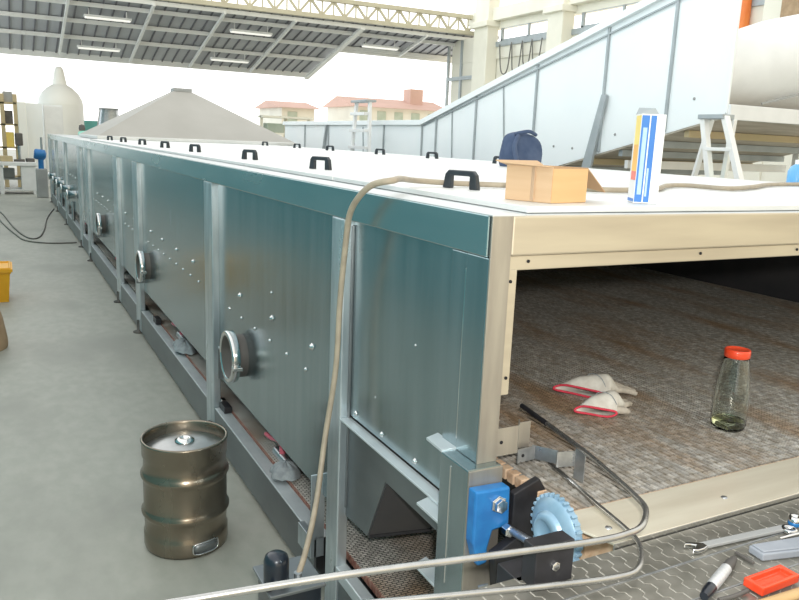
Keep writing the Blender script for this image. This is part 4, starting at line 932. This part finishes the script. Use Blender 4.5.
# far ladder
t = thing('step_ladder', 'white step ladder far behind, against the flat part of the conveyor', 'ladder', (4.6, 12.4, 0))
for y0, y1 in ((12.70,12.95),(12.15,11.85)): MB().bar((4.62,y0,2.56), (4.5,y1,0), 0.07, 0.05).build('stile', M['white'], t, 0.004)
for k2 in range(1, 9):
    z = k2*0.29; f = 1-z/2.56
    MB().box(4.5, 4.6, 12.15-0.3*f+0.0, 12.70+0.25*f, z, z+0.05).build('step', M['white'], t, 0.003)
MB().box(4.52, 4.72, 12.1, 12.75, 2.54, 2.58).build('top_platform', M['ribgrey'], t, 0.005)
# unidentified teal item with a dark top, far end of the deck
t = thing('teal_equipment', 'small teal equipment with a dark top at the far end of the machine top', 'motor', (0.75, 14.0, 1.73))
MB().lathe([(0,0),(0.11,0),(0.13,0.03),(0.12,0.09),(0.06,0.12),(0,0.12)], (0.62,18.9,1.73), n=20).build('body', M['green'], t)
MB().lathe([(0.06,0.12),(0.07,0.16),(0.06,0.24),(0,0.26)], (0.58,18.9,1.73), n=16).build('dark_top', M['dark'], t)

# ------------------------------------------------------------------ light
w = bpy.data.worlds.new('world'); scene.world = w; w.use_nodes = True
nt = w.node_tree; nt.nodes.clear(); L = nt.links.new
out = nt.nodes.new('ShaderNodeOutputWorld'); bg = nt.nodes.new('ShaderNodeBackground'); L(bg.outputs[0], out.inputs[0])
tc = nt.nodes.new('ShaderNodeTexCoord'); sp_ = nt.nodes.new('ShaderNodeSeparateXYZ'); L(tc.outputs['Generated'], sp_.inputs[0])
def ramp(sock, lo, hi, c0, c1):
    mr = nt.nodes.new('ShaderNodeMapRange'); mr.inputs['From Min'].default_value = lo; mr.inputs['From Max'].default_value = hi
    L(sock, mr.inputs['Value']); mx = nt.nodes.new('ShaderNodeMix'); mx.data_type = 'RGBA'
    L(mr.outputs[0], mx.inputs['Factor'])
    for k3, c in (('A', c0), ('B', c1)):
        if isinstance(c, tuple): mx.inputs[k3].default_value = rgb(c)
        else: L(c, mx.inputs[k3])
    return mx.outputs['Result']
WARM = (1.25, 1.10, 0.80); BRIGHT = (2.0, 2.0, 1.95); TEAL = (2.1, 2.3, 2.35); UP = (1.35, 1.37, 1.35)
fb = ramp(sp_.outputs['Y'], -0.5, 0.5, WARM, BRIGHT)
lr = ramp(sp_.outputs['X'], -0.75, -0.2, TEAL, fb)
ud = ramp(sp_.outputs['Z'], 0.25, 0.8, lr, UP)
L(ud, bg.inputs['Color']); bg.inputs['Strength'].default_value = 1.0
# camera flash
fl_ = bpy.data.lights.new('flash', 'AREA'); fl_.energy = 45; fl_.size = 0.06; fl_.color = (1.0, 0.97, 0.92)
fo = bpy.data.objects.new('flash', fl_); COL.objects.link(fo); fo.location = (-1.03, -0.02, 2.0)
fo.rotation_euler = (math.radians(74), 0, math.radians(-32))
scene.view_settings.view_transform = 'Standard'; scene.view_settings.look = 'None'
scene.view_settings.exposure = 0.0
